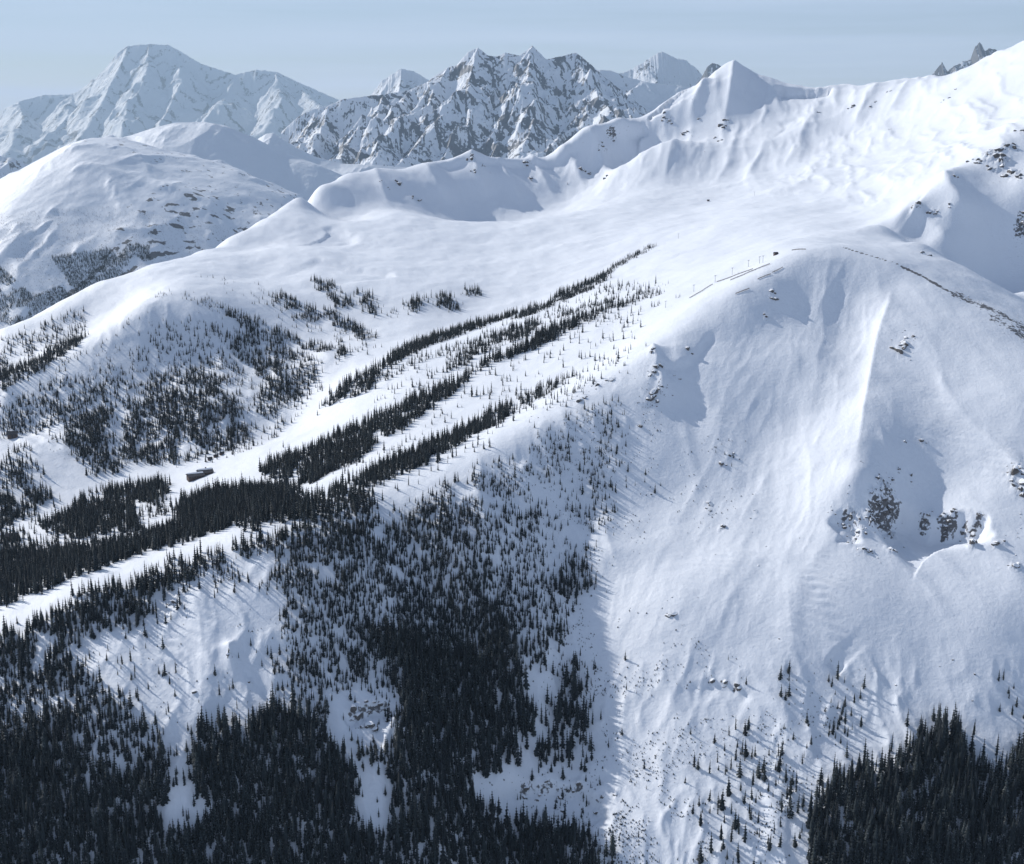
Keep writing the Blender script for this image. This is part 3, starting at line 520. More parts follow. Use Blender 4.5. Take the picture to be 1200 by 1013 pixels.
# ---------------------------------------------------------------- where the firs stand
# (outline on the slope, firs per hectare, height m, spread of height, clumping)
STANDS = [
 # near slope, lower left and centre
 ([(-80,868),(60,862),(100,893),(150,905),(190,885),(200,915),(185,935),(195,985),(235,990),(235,1160),(-80,1160)], 1000, 12.5, .25, 0),
 ([(217,905),(232,868),(262,858),(300,852),(325,828),(352,835),(380,870),(412,900),(418,930),(412,985),(440,1000),(440,1160),(235,1160),(235,990),(240,940)], 1000, 12.5, .25, 0),
 ([(430,745),(500,760),(590,755),(615,790),(625,840),(612,880),(560,905),(548,930),(575,962),(640,968),(700,985),(716,1020),(720,1160),(450,1160),(462,985),(468,950),(455,900),(480,850),(470,800)], 950, 12, .25, 0),
 ([(415,905),(462,905),(468,985),(415,990)], 90, 8, .3, 0), ([(345,640),(420,615),(500,588),(545,600),(580,650),(610,700),(600,760),(500,775),(478,850),(455,870),(470,820),(430,800),(390,812),(385,860),(350,830),(335,760),(345,700)], 900, 6.3, .3, .12),
 ([(470,700),(560,690),(600,720),(605,770),(560,775),(480,780)], 800, 8, .25, 0), ([(500,585),(560,552),(620,580),(640,650),(610,700),(575,650),(545,600)], 480, 5.2, .35, .35),
 ([(560,552),(640,500),(700,470),(735,500),(720,600),(690,680),(640,700),(630,620)], 150, 4.2, .4, .5), ([(612,700),(645,670),(690,640),(688,690),(655,745),(630,780),(610,760)], 520, 8, .3, .15),
 ([(605,765),(650,740),(680,760),(700,800),(690,830),(625,850)], 200, 7, .5, .4), ([(655,800),(672,790),(688,830),(690,895),(650,905),(636,880)], 420, 13, .25, .1),
 ([(640,905),(700,905),(705,940),(560,935),(565,915)], 55, 6, .4, .3),
 ([(-80,775),(0,748),(60,722),(140,695),(200,676),(235,672),(222,695),(180,712),(160,735),(100,745),(82,752),(95,790),(120,815),(160,845),(190,872),(150,890),(100,880),(60,866),(-80,870)], 620, 9, .3, .15),
 ([(160,715),(235,685),(260,690),(200,730),(160,760),(130,750)], 90, 7, .3, .2), ([(210,672),(300,640),(400,612),(480,590),(470,610),(400,650),(345,690),(330,700),(290,680),(240,690)], 340, 6.8, .3, .3),
 ([(320,690),(345,690),(345,760),(330,830),(315,800),(325,740)], 160, 8, .3, .2), ([(90,760),(230,760),(215,830),(150,830)], 14, 7, .3, 0), ([(150,830),(195,850),(190,880),(165,870)], 90, 8, .3, 0),
 ([(395,812),(470,812),(455,880),(395,880)], 22, 8, .3, 0),
 # lower right
 ([(952,965),(965,930),(1000,912),(1040,900),(1062,882),(1095,862),(1130,858),(1140,890),(1178,900),(1196,880),(1260,860),(1260,1160),(935,1160)], 740, 14.5, .25, 0),
 ([(960,905),(1000,900),(1060,872),(1062,885),(1000,915),(962,935)], 120, 10, .4, 0), ([(815,905),(880,870),(945,930),(935,1160),(800,1160)], 75, 9, .5, .3), ([(915,785),(932,785),(930,870),(912,860)], 110, 7, .4, 0),
 ([(962,790),(1000,800),(1012,850),(990,880),(962,880)], 130, 8, .35, .2), ([(1165,795),(1215,800),(1215,850),(1180,850)], 60, 8, .35, 0), ([(900,860),(960,860),(960,960),(905,960)], 50, 7, .5, 0), ([(840,765),(930,780),(930,800),(850,800)], 22, 5, .4, 0),
 # on the great face and below the knob
 ([(730,555),(765,550),(770,580),(735,580)], 60, 5, .3, 0), ([(833,525),(862,520),(865,560),(840,560)], 70, 4, .3, 0), ([(675,540),(700,535),(705,575),(680,575)], 160, 6, .3, 0),
 # the ski shelf
 ([(306,552),(318,540),(345,535),(400,508),(450,484),(490,466),(520,452),(548,436),(580,418),(610,408),(640,388),(672,374),(678,382),(650,398),(600,420),(556,436),(532,462),(505,478),(480,500),(440,520),(420,540),(392,552),(362,568),(345,562),(320,562)], 620, 9, .25, .05),
 ([(672,374),(700,364),(740,350),(748,352),(705,372),(678,384)], 600, 6, .3, .1), ([(748,349),(775,341),(776,345),(752,354)], 450, 4.5, .3, .1),
 ([(375,582),(410,566),(440,550),(480,532),(520,512),(556,496),(600,472),(603,484),(566,506),(520,530),(500,545),(460,560),(430,572),(392,586)], 600, 9, .3, .1),
 ([(430,585),(500,545),(560,518),(600,500),(560,530),(500,560),(440,592)], 80, 7, .3, .3), ([(560,500),(640,450),(690,425),(735,412),(738,420),(660,470),(600,505)], 22, 5, .35, .4), ([(640,478),(660,462),(700,445),(735,425),(738,430),(690,458),(650,482)], 90, 4.5, .35, .3),
 ([(-80,672),(0,645),(30,650),(60,644),(110,644),(150,638),(205,618),(225,606),(280,598),(338,590),(392,590),(430,578),(445,585),(400,600),(345,612),(290,622),(282,612),(262,622),(200,640),(150,655),(100,672),(50,692),(0,714),(-80,745)], 560, 10.5, .25, 0),
 ([(150,680),(195,662),(250,648),(290,636),(330,624),(400,602),(440,590),(445,595),(400,612),(330,636),(262,655),(200,675),(130,708),(60,735),(0,762),(-80,790),(-80,775),(60,722)], 420, 9, .25, .1),
 ([(205,610),(210,590),(240,578),(290,574),(335,572),(345,588),(330,600),(240,612)], 720, 11, .2, 0), ([(60,625),(48,618),(75,606),(92,592),(96,582),(135,588),(150,592),(160,610),(168,622),(120,628)], 480, 10, .25, .1),
 ([(118,575),(150,570),(190,564),(198,576),(188,588),(150,590),(126,584)], 560, 10, .2, 0), ([(150,595),(200,585),(205,605),(165,612)], 110, 9, .3, .2),
 ([(-60,560),(0,545),(12,530),(20,524),(32,520),(42,545),(52,560),(56,578),(40,600),(10,615),(-60,640)], 260, 8, .3, .45), ([(0,585),(40,575),(58,572),(60,585),(35,605),(0,625)], 260, 9, .3, .1),
 ([(-60,632),(0,625),(35,632),(60,640),(0,655),(-60,665)], 300, 9, .3, .1), ([(60,625),(120,626),(180,618),(170,632),(100,642),(60,640)], 130, 8, .3, .2),
 ([(378,475),(388,462),(410,448),(440,432),(452,424),(460,416),(470,424),(440,444),(436,458),(400,472),(384,476)], 520, 8.5, .3, .15), ([(482,408),(520,392),(560,378),(600,368),(640,354),(660,342),(664,347),(620,364),(575,380),(540,394),(492,408)], 750, 6.5, .3, .1),
 ([(660,342),(690,330),(705,320),(707,325),(675,342)], 800, 5.5, .3, .1), ([(704,322),(722,310),(742,298),(763,288),(765,291),(745,302),(722,315),(706,326)], 800, 4, .3, .15),
 ([(440,450),(500,420),(560,396),(620,378),(640,372),(600,395),(540,412),(500,425),(460,440)], 70, 6, .3, .5), ([(520,438),(540,412),(600,385),(630,375),(625,392),(570,412),(540,432)], 300, 7, .3, .3),
 ([(655,368),(690,358),(720,350),(722,355),(690,364),(660,372)], 380, 4.5, .3, .3), ([(738,348),(762,341),(764,344),(740,350)], 500, 4, .3, 0), ([(768,336),(785,332),(785,335),(770,338)], 200, 3, .3, 0), ([(690,342),(760,330),(760,336),(690,350)], 26, 3, .3, .3),
 ([(385,850),(470,885),(456,905),(415,905),(388,880)], 420, 9, .3, .1), ([(410,985),(470,985),(470,1160),(405,1160)], 700, 12, .25, 0),
 ([(190,890),(235,885),(238,932),(192,930)], 420, 10, .3, .1), ([(190,985),(240,985),(240,1160),(185,1160)], 900, 12.5, .25, 0), ([(195,930),(235,930),(235,985),(195,985)], 70, 8, .3, 0),
 ([(690,640),(722,700),(712,900),(700,1160),(800,1160),(742,800)], 22, 5, .45, .2), ([(560,905),(640,898),(720,930),(700,985),(600,965)], 80, 6, .4, .2),
 ([(380,560),(440,470),(560,390),(700,335),(770,330),(745,415),(560,515),(440,570)], 30, 6, .35, .35), ([(820,860),(1000,780),(960,900),(940,1160),(820,1160)], 34, 7, .5, .3),
 ([(452,426),(470,410),(500,395),(522,392),(492,412),(466,426)], 700, 6.5, .3, .1), ([(600,374),(640,357),(690,334),(708,321),(713,326),(690,341),(650,357),(612,374)], 800, 5, .3, .1), ([(598,474),(640,452),(672,438),(676,443),(645,460),(603,484)], 260, 6, .3, .3),
 ([(420,452),(470,428),(540,402),(600,386),(600,392),(540,412),(480,436),(430,460)], 110, 5.5, .35, .3), ([(700,378),(760,356),(800,346),(800,350),(760,362),(704,384)], 60, 3.5, .3, .4),
 # nose hill
 ([(60,520),(60,470),(130,430),(190,385),(250,372),(330,385),(374,420),(380,460),(330,505),(290,530),(230,545),(140,540)], 120, 5.5, .35, .35),
 ([(110,540),(105,480),(150,440),(230,440),(290,480),(295,520),(230,540),(150,545)], 150, 7, .3, .2),
 ([(300,640),(420,600),(500,580),(620,520),(700,470),(740,470),(720,600),(690,680),(650,760),(620,800),(560,760),(330,760)], 110, 5.5, .4, .3),
 ([(60,760),(330,760),(345,700),(470,690),(470,870),(80,880)], 22, 7, .4, .3),
 ([(-60,560),(0,548),(60,590),(110,570),(110,640),(-60,650)], 60, 8, .3, .4),
 ([(140,520),(150,490),(175,470),(215,462),(250,455),(275,465),(288,500),(285,524),(250,530),(215,538),(180,545),(150,535)], 430, 6.8, .3, .1), ([(175,440),(230,425),(262,450),(250,468),(190,470)], 210, 6.5, .3, .3),
 ([(246,382),(290,378),(330,398),(360,420),(372,440),(360,458),(330,480),(310,500),(302,480),(310,450),(280,420)], 380, 7, .3, .12), ([(72,520),(80,500),(110,480),(128,485),(125,510),(118,530),(95,545),(85,530)], 480, 8, .3, .1),
 ([(-60,505),(0,480),(60,450),(120,450),(130,480),(100,495),(60,500),(0,515),(-60,520)], 330, 6.5, .3, .3), ([(102,556),(108,540),(125,534),(142,545),(138,556)], 520, 9, .25, 0), ([(0,470),(60,440),(180,380),(240,380),(300,440),(250,480),(140,500),(0,510)], 90, 5, .4, .4),
 ([(204,344),(222,344),(262,360),(258,366),(218,352)], 330, 3.8, .3, .2), ([(184,345),(195,342),(197,348),(186,349)], 300, 3.5, .3, 0), ([(318,352),(335,344),(362,358),(380,372),(378,384),(366,382),(340,366)], 420, 6, .3, .5), ([(366,328),(384,330),(405,344),(410,362),(396,362),(380,342)], 600, 6.5, .3, .3),
 ([(415,338),(428,342),(442,366),(438,374),(424,358)], 600, 6.5, .3, .2), ([(452,362),(466,362),(470,372),(455,370)], 160, 4.5, .3, 0), ([(474,358),(492,348),(500,358),(484,368)], 620, 7, .3, .2), ([(508,352),(524,346),(540,364),(520,364)], 620, 7, .3, .2), ([(544,342),(560,338),(562,346),(548,348)], 620, 6.5, .3, 0),
 ([(260,362),(300,372),(350,396),(410,412),(405,420),(340,400),(296,382),(262,370)], 560, 6.5, .3, .4), ([(380,360),(420,382),(440,396),(430,400),(400,385),(378,370)], 480, 6.5, .3, .4), ([(280,345),(330,340),(450,400),(430,420),(340,390)], 60, 5, .4, .4), ([(215,320),(300,330),(320,350),(260,350)], 12, 3.2, .4, .5),
 ([(0,462),(-60,480),(-60,452),(0,436),(40,424),(72,402),(90,398),(104,392),(92,404),(60,428)], 620, 7, .25, 0), ([(-60,450),(-60,425),(0,398),(40,385),(70,372),(98,360),(104,375),(92,392),(60,405),(0,436)], 210, 5.5, .35, .35), ([(60,432),(110,408),(172,360),(174,363),(140,390),(112,412),(64,436)], 240, 3.8, .3, .2),
]
rng = np.random.default_rng(7)
cell = None
def visible_points(poly, dens, pad=0):
    """world-even random spots inside an outline on the ground"""
    poly = [tuple(map(float, p)) for p in poly]
    hp = [hit(*p) for p in poly]; x0 = min(p[0] for p in hp) - 18; x1 = max(p[0] for p in hp) + 18; y0 = min(p[1] for p in hp) - 18; y1 = max(p[1] for p in hp) + 18
    n = int((x1-x0) * (y1-y0) * dens / 1e4); n = min(n, 400000)
    X = rng.uniform(x0, x1, n); Y = rng.uniform(y0, y1, n); j = np.where(Y > 1150, 0.0022, 0.0045) * Y
    wx = X + j * rng.normal(0, 1, n) + 2.2 * j * fbm(X / 30, Y / 30, 3, 90); wy = Y + j * rng.normal(0, 1, n) + 2.2 * j * fbm(X / 30, Y / 30, 3, 91)
    m = in_poly(wx, wy, [(p[0], p[1]) for p in hp])
    X, Y = X[m], Y[m]; return X, Y
TX, TY, TZ, TH_, TS = [], [], [], [], []
def spread(si, poly, dens, h, sp, clump):
    X, Y = visible_points(poly, dens * (1 + clump * 1.2))
    if clump > 0:
        nse = fbm(X / 26, Y / 26, 3, 200) * 1.6 + 0.5 + fbm(X / 7, Y / 7, 2, 201) * 0.6
        k = nse > clump * 1.0; X, Y = X[k], Y[k]
    Z = bilinear(GZ, X / Y, np.log(Y))
    H = h * (0.92 + 0.16 * fbm(X / 40, Y / 40, 2, 203)) * np.clip(rng.lognormal(0, sp, len(X)), 0.35, 1.7)
    TX.append(X); TY.append(Y); TZ.append(Z); TH_.append(H); TS.append(np.full(len(X), si))
for si, (poly_, dens_, h_, sp_, cl_) in enumerate(STANDS):
    far_ = poly_[0][1] < 660 and hit(*poly_[0])[1] > 1080
    spread(si, poly_, dens_ * (1.5 if far_ else 1.75), h_ * (1.3 if far_ else 1.12), sp_, cl_ * .8)
TX, TY, TZ, TH_, TS = map(np.concatenate, (TX, TY, TZ, TH_, TS))
print('firs', len(TX))

def tag(o, label=None, cat=None, group=None, kind=None):
    if label: o['label'] = label
    if cat: o['category'] = cat
    if group: o['group'] = group
    if kind: o['kind'] = kind
    return o
def put(name, me, parent=None, mat=None):
    o = bpy.data.objects.new(name, me); COL.objects.link(o)
    if mat and not me.materials: me.materials.append(mat)
    if parent: o.parent = parent
    return o
def fir(x, y, z, h, v, label, group=None, rz=0.0):
    e = bpy.data.objects.new('fir_tree', None); COL.objects.link(e); e.location = (x, y, z - 0.05); e.scale = (h, h, h); e.rotation_euler = (0, 0, rz); e.empty_display_size = .1
    tag(e, label, 'tree', group); put('trunk', TRUNK, e); put('crown', CROWNS[v], e); return e

def scatter_stuff(name, label, X, Y, Z, H, V, srcs, wid=None):
    """many small copies on one object's points, through geometry nodes"""
    me = bpy.data.meshes.new(name); me.vertices.add(len(X)); me.vertices.foreach_set('co', np.stack([X, Y, Z], -1).astype(np.float32).ravel())
    for nm, a in (('hgt', H), ('rotz', rng.uniform(0, 6.283, len(X))), ('tilt', rng.normal(0, 0.035, len(X))), ('wid', wid if wid is not None else H * rng.uniform(.8, 1.25, len(X)))):
        me.attributes.new(nm, 'FLOAT', 'POINT').data.foreach_set('value', np.asarray(a, np.float32))
    me.attributes.new('var', 'INT', 'POINT').data.foreach_set('value', np.asarray(V, np.int32))
    o = put(name, me); tag(o, label, kind='stuff')
    ng = bpy.data.node_groups.new(name, 'GeometryNodeTree'); ng.interface.new_socket('Geometry', in_out='INPUT', socket_type='NodeSocketGeometry'); ng.interface.new_socket('Geometry', in_out='OUTPUT', socket_type='NodeSocketGeometry')
    N = ng.nodes.new; L = ng.links.new; gi = N('NodeGroupInput'); go = N('NodeGroupOutput'); ip = N('GeometryNodeInstanceOnPoints')
    gti = N('GeometryNodeJoinGeometry')
    for sm in reversed(srcs):
        so = bpy.data.objects.new('source_shape', sm); oi = N('GeometryNodeObjectInfo'); oi.inputs['Object'].default_value = so; oi.inputs['As Instance'].default_value = True
        L(oi.outputs['Geometry'], gti.inputs[0])
    def attr(n_, t='FLOAT'):
        a = N('GeometryNodeInputNamedAttribute'); a.data_type = t; a.inputs['Name'].default_value = n_; return a.outputs['Attribute']
    ip.inputs['Pick Instance'].default_value = True
    L(gi.outputs[0], ip.inputs['Points']); L(gti.outputs[0], ip.inputs['Instance']); L(attr('var', 'INT'), ip.inputs['Instance Index'])
    cx = N('ShaderNodeCombineXYZ'); L(attr('tilt'), cx.inputs[0]); L(attr('rotz'), cx.inputs[2]); L(cx.outputs[0], ip.inputs['Rotation'])
    cs = N('ShaderNodeCombineXYZ'); L(attr('wid'), cs.inputs[0]); L(attr('wid'), cs.inputs[1]); L(attr('hgt'), cs.inputs[2]); L(cs.outputs[0], ip.inputs['Scale'])
    L(ip.outputs[0], go.inputs[0])
    md = o.modifiers.new('scatter', 'NODES'); md.node_group = ng; return o
px_, py_ = project(TX, TY, TZ); size = TH_ / TY
inside = (px_ > 4) & (px_ < 1196) & (py_ < 1009) & (py_ > 0)
# firs as things: the largest in view
order = np.argsort(-np.where(inside, size, 0))[:255]
single = np.zeros(len(TX), bool); single[order] = True
for i in order:
    si = TS[i]; x, y = px_[i], py_[i]
    if x > 930: g = 'firs of the dark forest in the bottom right corner'; l = 'tall narrow dark fir crowded into the black forest of the bottom right corner'
    elif x > 780: g = 'firs thinly scattered left of the bottom right forest'; l = 'slim fir scattered on open snow just left of the bottom right forest'
    elif x > 440: g = 'firs of the dark forest at the bottom centre'; l = 'tall narrow dark fir packed into the black forest at the bottom centre'
    elif x > 222: g = 'firs of the dark forest below the round clearing'; l = 'narrow dark fir packed into the forest directly below the large snowy clearing'
    else: g = 'firs of the dark forest in the bottom left corner'; l = 'tall narrow dark fir packed into the black forest of the bottom left corner'
    fir(TX[i], TY[i], TZ[i], TH_[i], int(rng.integers(0, 6)), l, g, float(rng.uniform(0, 6.28)))
k = ~single
V = rng.integers(0, 5, len(TX))
scatter_stuff('fir_forest', 'thousands of small dark firs covering the lower slopes, the ski shelf and the left hill', TX[k], TY[k], TZ[k] - 0.1, TH_[k], V[k], FARCROWN)

# ---------------------------------------------------------------- firs standing alone, each told apart
LONE = [
 (1141,862,13.5,1,'tall fir standing clear above the bottom right forest, with a long shadow'),
 (1001,824,8.5,0,'bushy fir at the head of the short tree line climbing above the bottom right forest'),
 (1009,852,10,2,'broad fir at the lower end of the tree line above the bottom right forest'),
 (982,798,6.5,3,'small topmost fir of the tree line above the bottom right forest'),
 (1186,838,9,0,'dark fir on the snowy rib at the right edge, above the forest'),
 (882,921,13,1,'lower of two tall slim firs in line, left of the bottom right forest'),
 (881,890,11,5,'upper of two tall slim firs in line, left of the bottom right forest'),
 (868,927,8,0,'middling fir just left of the two slim firs in line'),
 (878,954,10,1,'slim fir below the two tall firs in line'),
 (821,968,12,2,'dark double-width fir at the left end of the sparse lower firs'),
 (845,984,13,0,'stout tall fir beside the left end of the sparse lower firs'),
 (734,809,7.5,5,'lone thin fir with a long shadow out on the pale gully snow'),
 (704,844,9.5,1,'bare thin lone fir right of the dark fir clump, upper of two'),
 (713,877,8.5,5,'bare thin lone fir right of the dark fir clump, lower of two'),
 (680,769,8,1,'slender fir with its twin above the dark fir clump'),
 (673,775,7,5,'smaller twin fir above the dark fir clump'),
 (268,766,4.5,2,'small fir perched on the little snowy tower in the clearing'),
 (138,791,4,4,'small lone fir on the left side of the clearing'),
 (199,802,7.5,0,'pointed fir in the middle of the clearing floor'),
 (160,818,8,2,'broad fir of the small group in the lower left of the clearing'),
 (174,808,6.5,0,'second fir of the small group in the lower left of the clearing'),
 (233,824,4,5,'tiny fir standing below the snowy tower in the clearing'),
 (660,431,8.5,2,'lone bushy fir out on the open shelf below the lift line'),
 (757,406,5,4,'low lone fir on the crest just above the rocky knob'),
 (703,424,6,4,'squat fir near the crest left of the rocky knob'),
 (698,406,5,4,'squat fir beside a lift tower on the open shelf'),
 (608,469,8,0,'pointed fir at the right of the scattered firs on the shelf'),
 (643,461,6,2,'upper of two neighbouring firs near the crest of the shelf'),
 (633,467,7,0,'lower of two neighbouring firs near the crest of the shelf'),
 (609,485,10,1,'tallest scattered fir on the shelf, close to the crest'),
 (587,497,11,2,'broad dark fir on the shelf near the end of the lower strip'),
 (332,525,10,1,'lone fir in the middle of the ski run below the left hill'),
 (372,487,8,0,'fir at the left end of the small clump between two ski runs'),
 (553,465,14,2,'largest single fir right of the long dark stand'),
 (394,427,5,4,'small lone fir at the foot of the left hill beside the run'),
 (502,444,7,4,'lone fir between the two long stands on the shelf'),
]
for x, y, h, v, l in LONE:
    p = hit(x, y); fir(p[0], p[1], p[2], h, v, l)

# ---------------------------------------------------------------- rocks
def rock_mat():
    m, nt, b = new_mat('outcrop_rock', 0.85); N = nt.nodes.new; L = nt.links.new
    geo = N('ShaderNodeNewGeometry'); n = N('ShaderNodeTexNoise'); n.inputs['Scale'].default_value = 0.8; n.inputs['Detail'].default_value = 6; L(geo.outputs['Position'], n.inputs['Vector'])
    cr = N('ShaderNodeMix'); cr.data_type = 'RGBA'; cr.inputs[6].default_value = (0.045,0.043,0.045,1); cr.inputs[7].default_value = (0.16,0.145,0.135,1); L(n.outputs['Fac'], cr.inputs[0])
    sx = N('ShaderNodeSeparateXYZ'); L(geo.outputs['Normal'], sx.inputs[0])
    ad = N('ShaderNodeMath'); ad.operation = 'MULTIPLY_ADD'; L(n.outputs['Fac'], ad.inputs[0]); ad.inputs[1].default_value = 0.7; L(sx.outputs[2], ad.inputs[2])
    mr = N('ShaderNodeMapRange'); mr.inputs['From Min'].default_value = 0.86; mr.inputs['From Max'].default_value = 0.98; L(ad.outputs[0], mr.inputs['Value'])
    mx = N('ShaderNodeMix'); mx.data_type = 'RGBA'; mx.inputs[7].default_value = (0.80,0.82,0.86,1); L(mr.outputs[0], mx.inputs[0]); L(cr.outputs[2], mx.inputs[6]); L(mx.outputs[2], b.inputs['Base Color'])
    return m
M_rock = rock_mat()
def rock_mesh(seed, n=9):
    """a broken block: convex-ish hull of random points cut by planes"""
    import bmesh
    r = random.Random(seed); bm = bmesh.new(); bmesh.ops.create_icosphere(bm, subdivisions=2, radius=1.0)
    planes = [(Vector((r.gauss(0,1), r.gauss(0,1), r.gauss(0,.8))).normalized(), r.uniform(.45, .85)) for _ in range(n)]
    for v in bm.verts:
        for nrm, d in planes:
            k = v.co.dot(nrm) - d
            if k > 0: v.co -= nrm * k
        v.co += Vector((r.uniform(-.05,.05), r.uniform(-.05,.05), r.uniform(-.05,.05))); v.co.z *= 0.85
    me = bpy.data.meshes.new('rock_outcrop'); bm.to_mesh(me); bm.free(); me.materials.append(M_rock); return me
ROCKS = [rock_mesh(i) for i in range(6)]
ZONES = [(lambda x, y: y > 880 and x < 760, 'dark ledge rock in the band below the clump of firs at the bottom centre', 'ledge rocks at the bottom centre'),
 (lambda x, y: y > 820 and x < 500, 'snow-capped rock of the small cliff among the firs, lower left of centre', 'rocks of the small cliff among the firs'),
 (lambda x, y: y > 690 and x < 330, 'small rock poking through the snow of the large round clearing', 'rocks in the clearing'),
 (lambda x, y: y > 780, 'low rock by the little snow step above the sparse lower firs', 'rocks of the snow step'),
 (lambda x, y: x > 960 and y > 540 and x < 1060, 'dark snow-capped rock of the steep outcrop at the foot of the sharp snow spine', 'rocks at the foot of the snow spine'),
 (lambda x, y: x > 1060 and y > 540 and x < 1180, 'dark rock standing in the shaded hollow right of the snow spine outcrop', 'rocks in the shaded hollow'),
 (lambda x, y: x >= 1180 and y > 540, 'dark rock near the right edge beside the shaded hollow', 'rocks at the right edge'),
 (lambda x, y: x > 1040 and 380 < y < 540, 'small rock in the windblown snow right of the sharp snow spine', 'rocks on the windblown face'),
 (lambda x, y: 745 < x < 830 and 395 < y < 490, 'broken dark rock of the knob on the ski shelf crest', 'rocks of the crest knob'),
 (lambda x, y: x < 745 and 395 < y < 540, 'small rock on the shaded slope left of the crest knob', 'rocks left of the crest knob'),
 (lambda x, y: x > 880 and 320 < y < 400, 'small rock high on the great face just under the ski shelf crest', 'rocks high on the great face'),
 (lambda x, y: y > 480, 'small rock low on the great snowy face, right of the wooded gully slope', 'rocks on the great face'),
 (lambda x, y: x > 1130 and y > 140, 'dark crag rock under the rounded ridge near the upper right edge', 'crag rocks at the upper right'),
 (lambda x, y: x > 1050 and y > 200, 'small dark rock on the shaded ridge flank over the right-hand bowl', 'rocks over the right-hand bowl'),
 (lambda x, y: x > 930, 'small rock on the long white back slope at the upper right', 'rocks on the back slope'),
 (lambda x, y: x > 765, 'rock on the ribs just below the pointed summit of the back ridge', 'rocks below the pointed summit'),
 (lambda x, y: x > 600, 'rock of the dark bands on the shaded wall left of the pointed summit', 'rocks of the shaded wall'),
 (lambda x, y: True, 'rock of the little outcrop on the rounded back ridge left of the shaded wall', 'rocks on the rounded back ridge')]
def rock(px, py, x, y, size, sink=0.35):
    z = float(bilinear(GZ, np.array([x / y]), np.array([math.log(y)]))[0]); r = random.Random(int(px * 31 + py * 7 + x))
    o = put('rock_outcrop', r.choice(ROCKS)); o.location = (x, y, z - sink * size * .3); o.rotation_euler = (r.uniform(-.4,.4), r.uniform(-.4,.4), r.uniform(0,6.28))
    o.scale = (size * r.uniform(.7,1.3), size * r.uniform(.7,1.2), size * r.uniform(.6,1.15))
    for f_, l_, g_ in ZONES:
        if f_(px, py): tag(o, l_, 'rock', g_); break
nrock = 0
for p_, r_, k_, ax_, ay_ in rocks_at:
    if nrock > 285 or (ay_ > 880 and r_ == 6 and nrock % 2): pass
    r = random.Random(int(ax_ * 13 + ay_)); n_ = 1 if r_ < 6 else (2 if r_ < 12 or ay_ > 880 else 3)
    for q in range(n_):
        a = r.uniform(0, 6.28); d = r_ * (0.0 if q == 0 else r.uniform(.35, .8)); rock(ax_, ay_, p_[0] + d * math.cos(a), p_[1] + d * math.sin(a), (0.30 * r_ + 0.7) * r.uniform(.55, 1.25)); nrock += 1
print('rocks', nrock)
# named single rocks
# stones and twigs poking through the snow everywhere: nobody could count them
def strew(name, label, areas, srcs, hfun, V_n, wfac=1.0):
    xs, ys = [], []
    for poly, dens in areas:
        X, Y = visible_points(poly, dens); k_ = fbm(X / 30, Y / 30, 3, 400) + 0.35 * fbm(X / 6, Y / 6, 2, 401) > 0.02; xs.append(X[k_]); ys.append(Y[k_])
    X = np.concatenate(xs); Y = np.concatenate(ys); Z = bilinear(GZ, X / Y, np.log(Y)); H = hfun(len(X))
    scatter_stuff(name, label, X, Y, Z - 0.15 * H, H, rng.integers(0, V_n, len(X)), srcs, wid=H * wfac * rng.uniform(.7, 1.4, len(X)))
SCRUB = [crown_mesh('scrub_shape', 60 + i, 5, 5, .42, .02) for i in range(3)]
strew('alpine_scrub', 'low dark scrub and buried saplings poking through the lower snow slopes',
  [([(680,800),(760,790),(840,880),(820,1160),(700,1160),(700,900)], 1300), ([(690,700),(820,740),(900,800),(930,870),(840,870),(700,800)], 420), ([(700,905),(780,900),(820,1160),(715,1160)], 2200), ([(640,700),(690,690),(700,800),(680,860),(640,860)], 1100),
   ([(560,560),(640,505),(760,450),(780,520),(740,640),(690,690),(640,640)], 600), ([(780,520),(860,500),(880,590),(800,640)], 220), ([(900,780),(1020,780),(960,900),(900,1000),(830,900)], 700), ([(100,740),(230,700),(320,740),(300,850),(180,840)], 60), ([(560,905),(640,900),(720,935),(700,975),(600,960)], 900), ([(60,760),(330,690),(345,830),(120,880)], 120), ([(0,470),(190,370),(330,385),(300,520),(0,540)], 160), ([(890,880),(960,900),(940,1160),(880,1160)], 900)],
  SCRUB, lambda n: rng.uniform(.5, 1.7, n), 3, 1.1)
strew('scattered_stones', 'small dark stones showing through the wind-scoured snow',
  [([(750,440),(790,440),(800,480),(760,500)], 160), ([(960,570),(1060,560),(1060,660),(980,660)], 160), ([(1170,540),(1240,540),(1240,700),(1180,700)], 110), ([(1040,390),(1080,380),(1070,430),(1040,430)], 90), ([(600,480),(700,440),(760,430),(740,520),(640,540)], 60),
   ([(1050,770),(1160,770),(1160,830),(1040,830)], 18), ([(1140,175),(1200,165),(1240,215),(1150,210)], 90), ([(1110,335),(1240,390),(1240,430),(1180,400)], 160), ([(770,130),(870,110),(860,190),(790,190)], 12), ([(640,180),(740,150),(740,220),(650,230)], 16), ([(540,185),(600,190),(580,220),(550,215)], 14),
   ([(700,560),(860,520),(1000,700),(1000,780),(760,740)], 10)],
  ROCKS, lambda n: rng.uniform(.3, 1.2, n), 6)

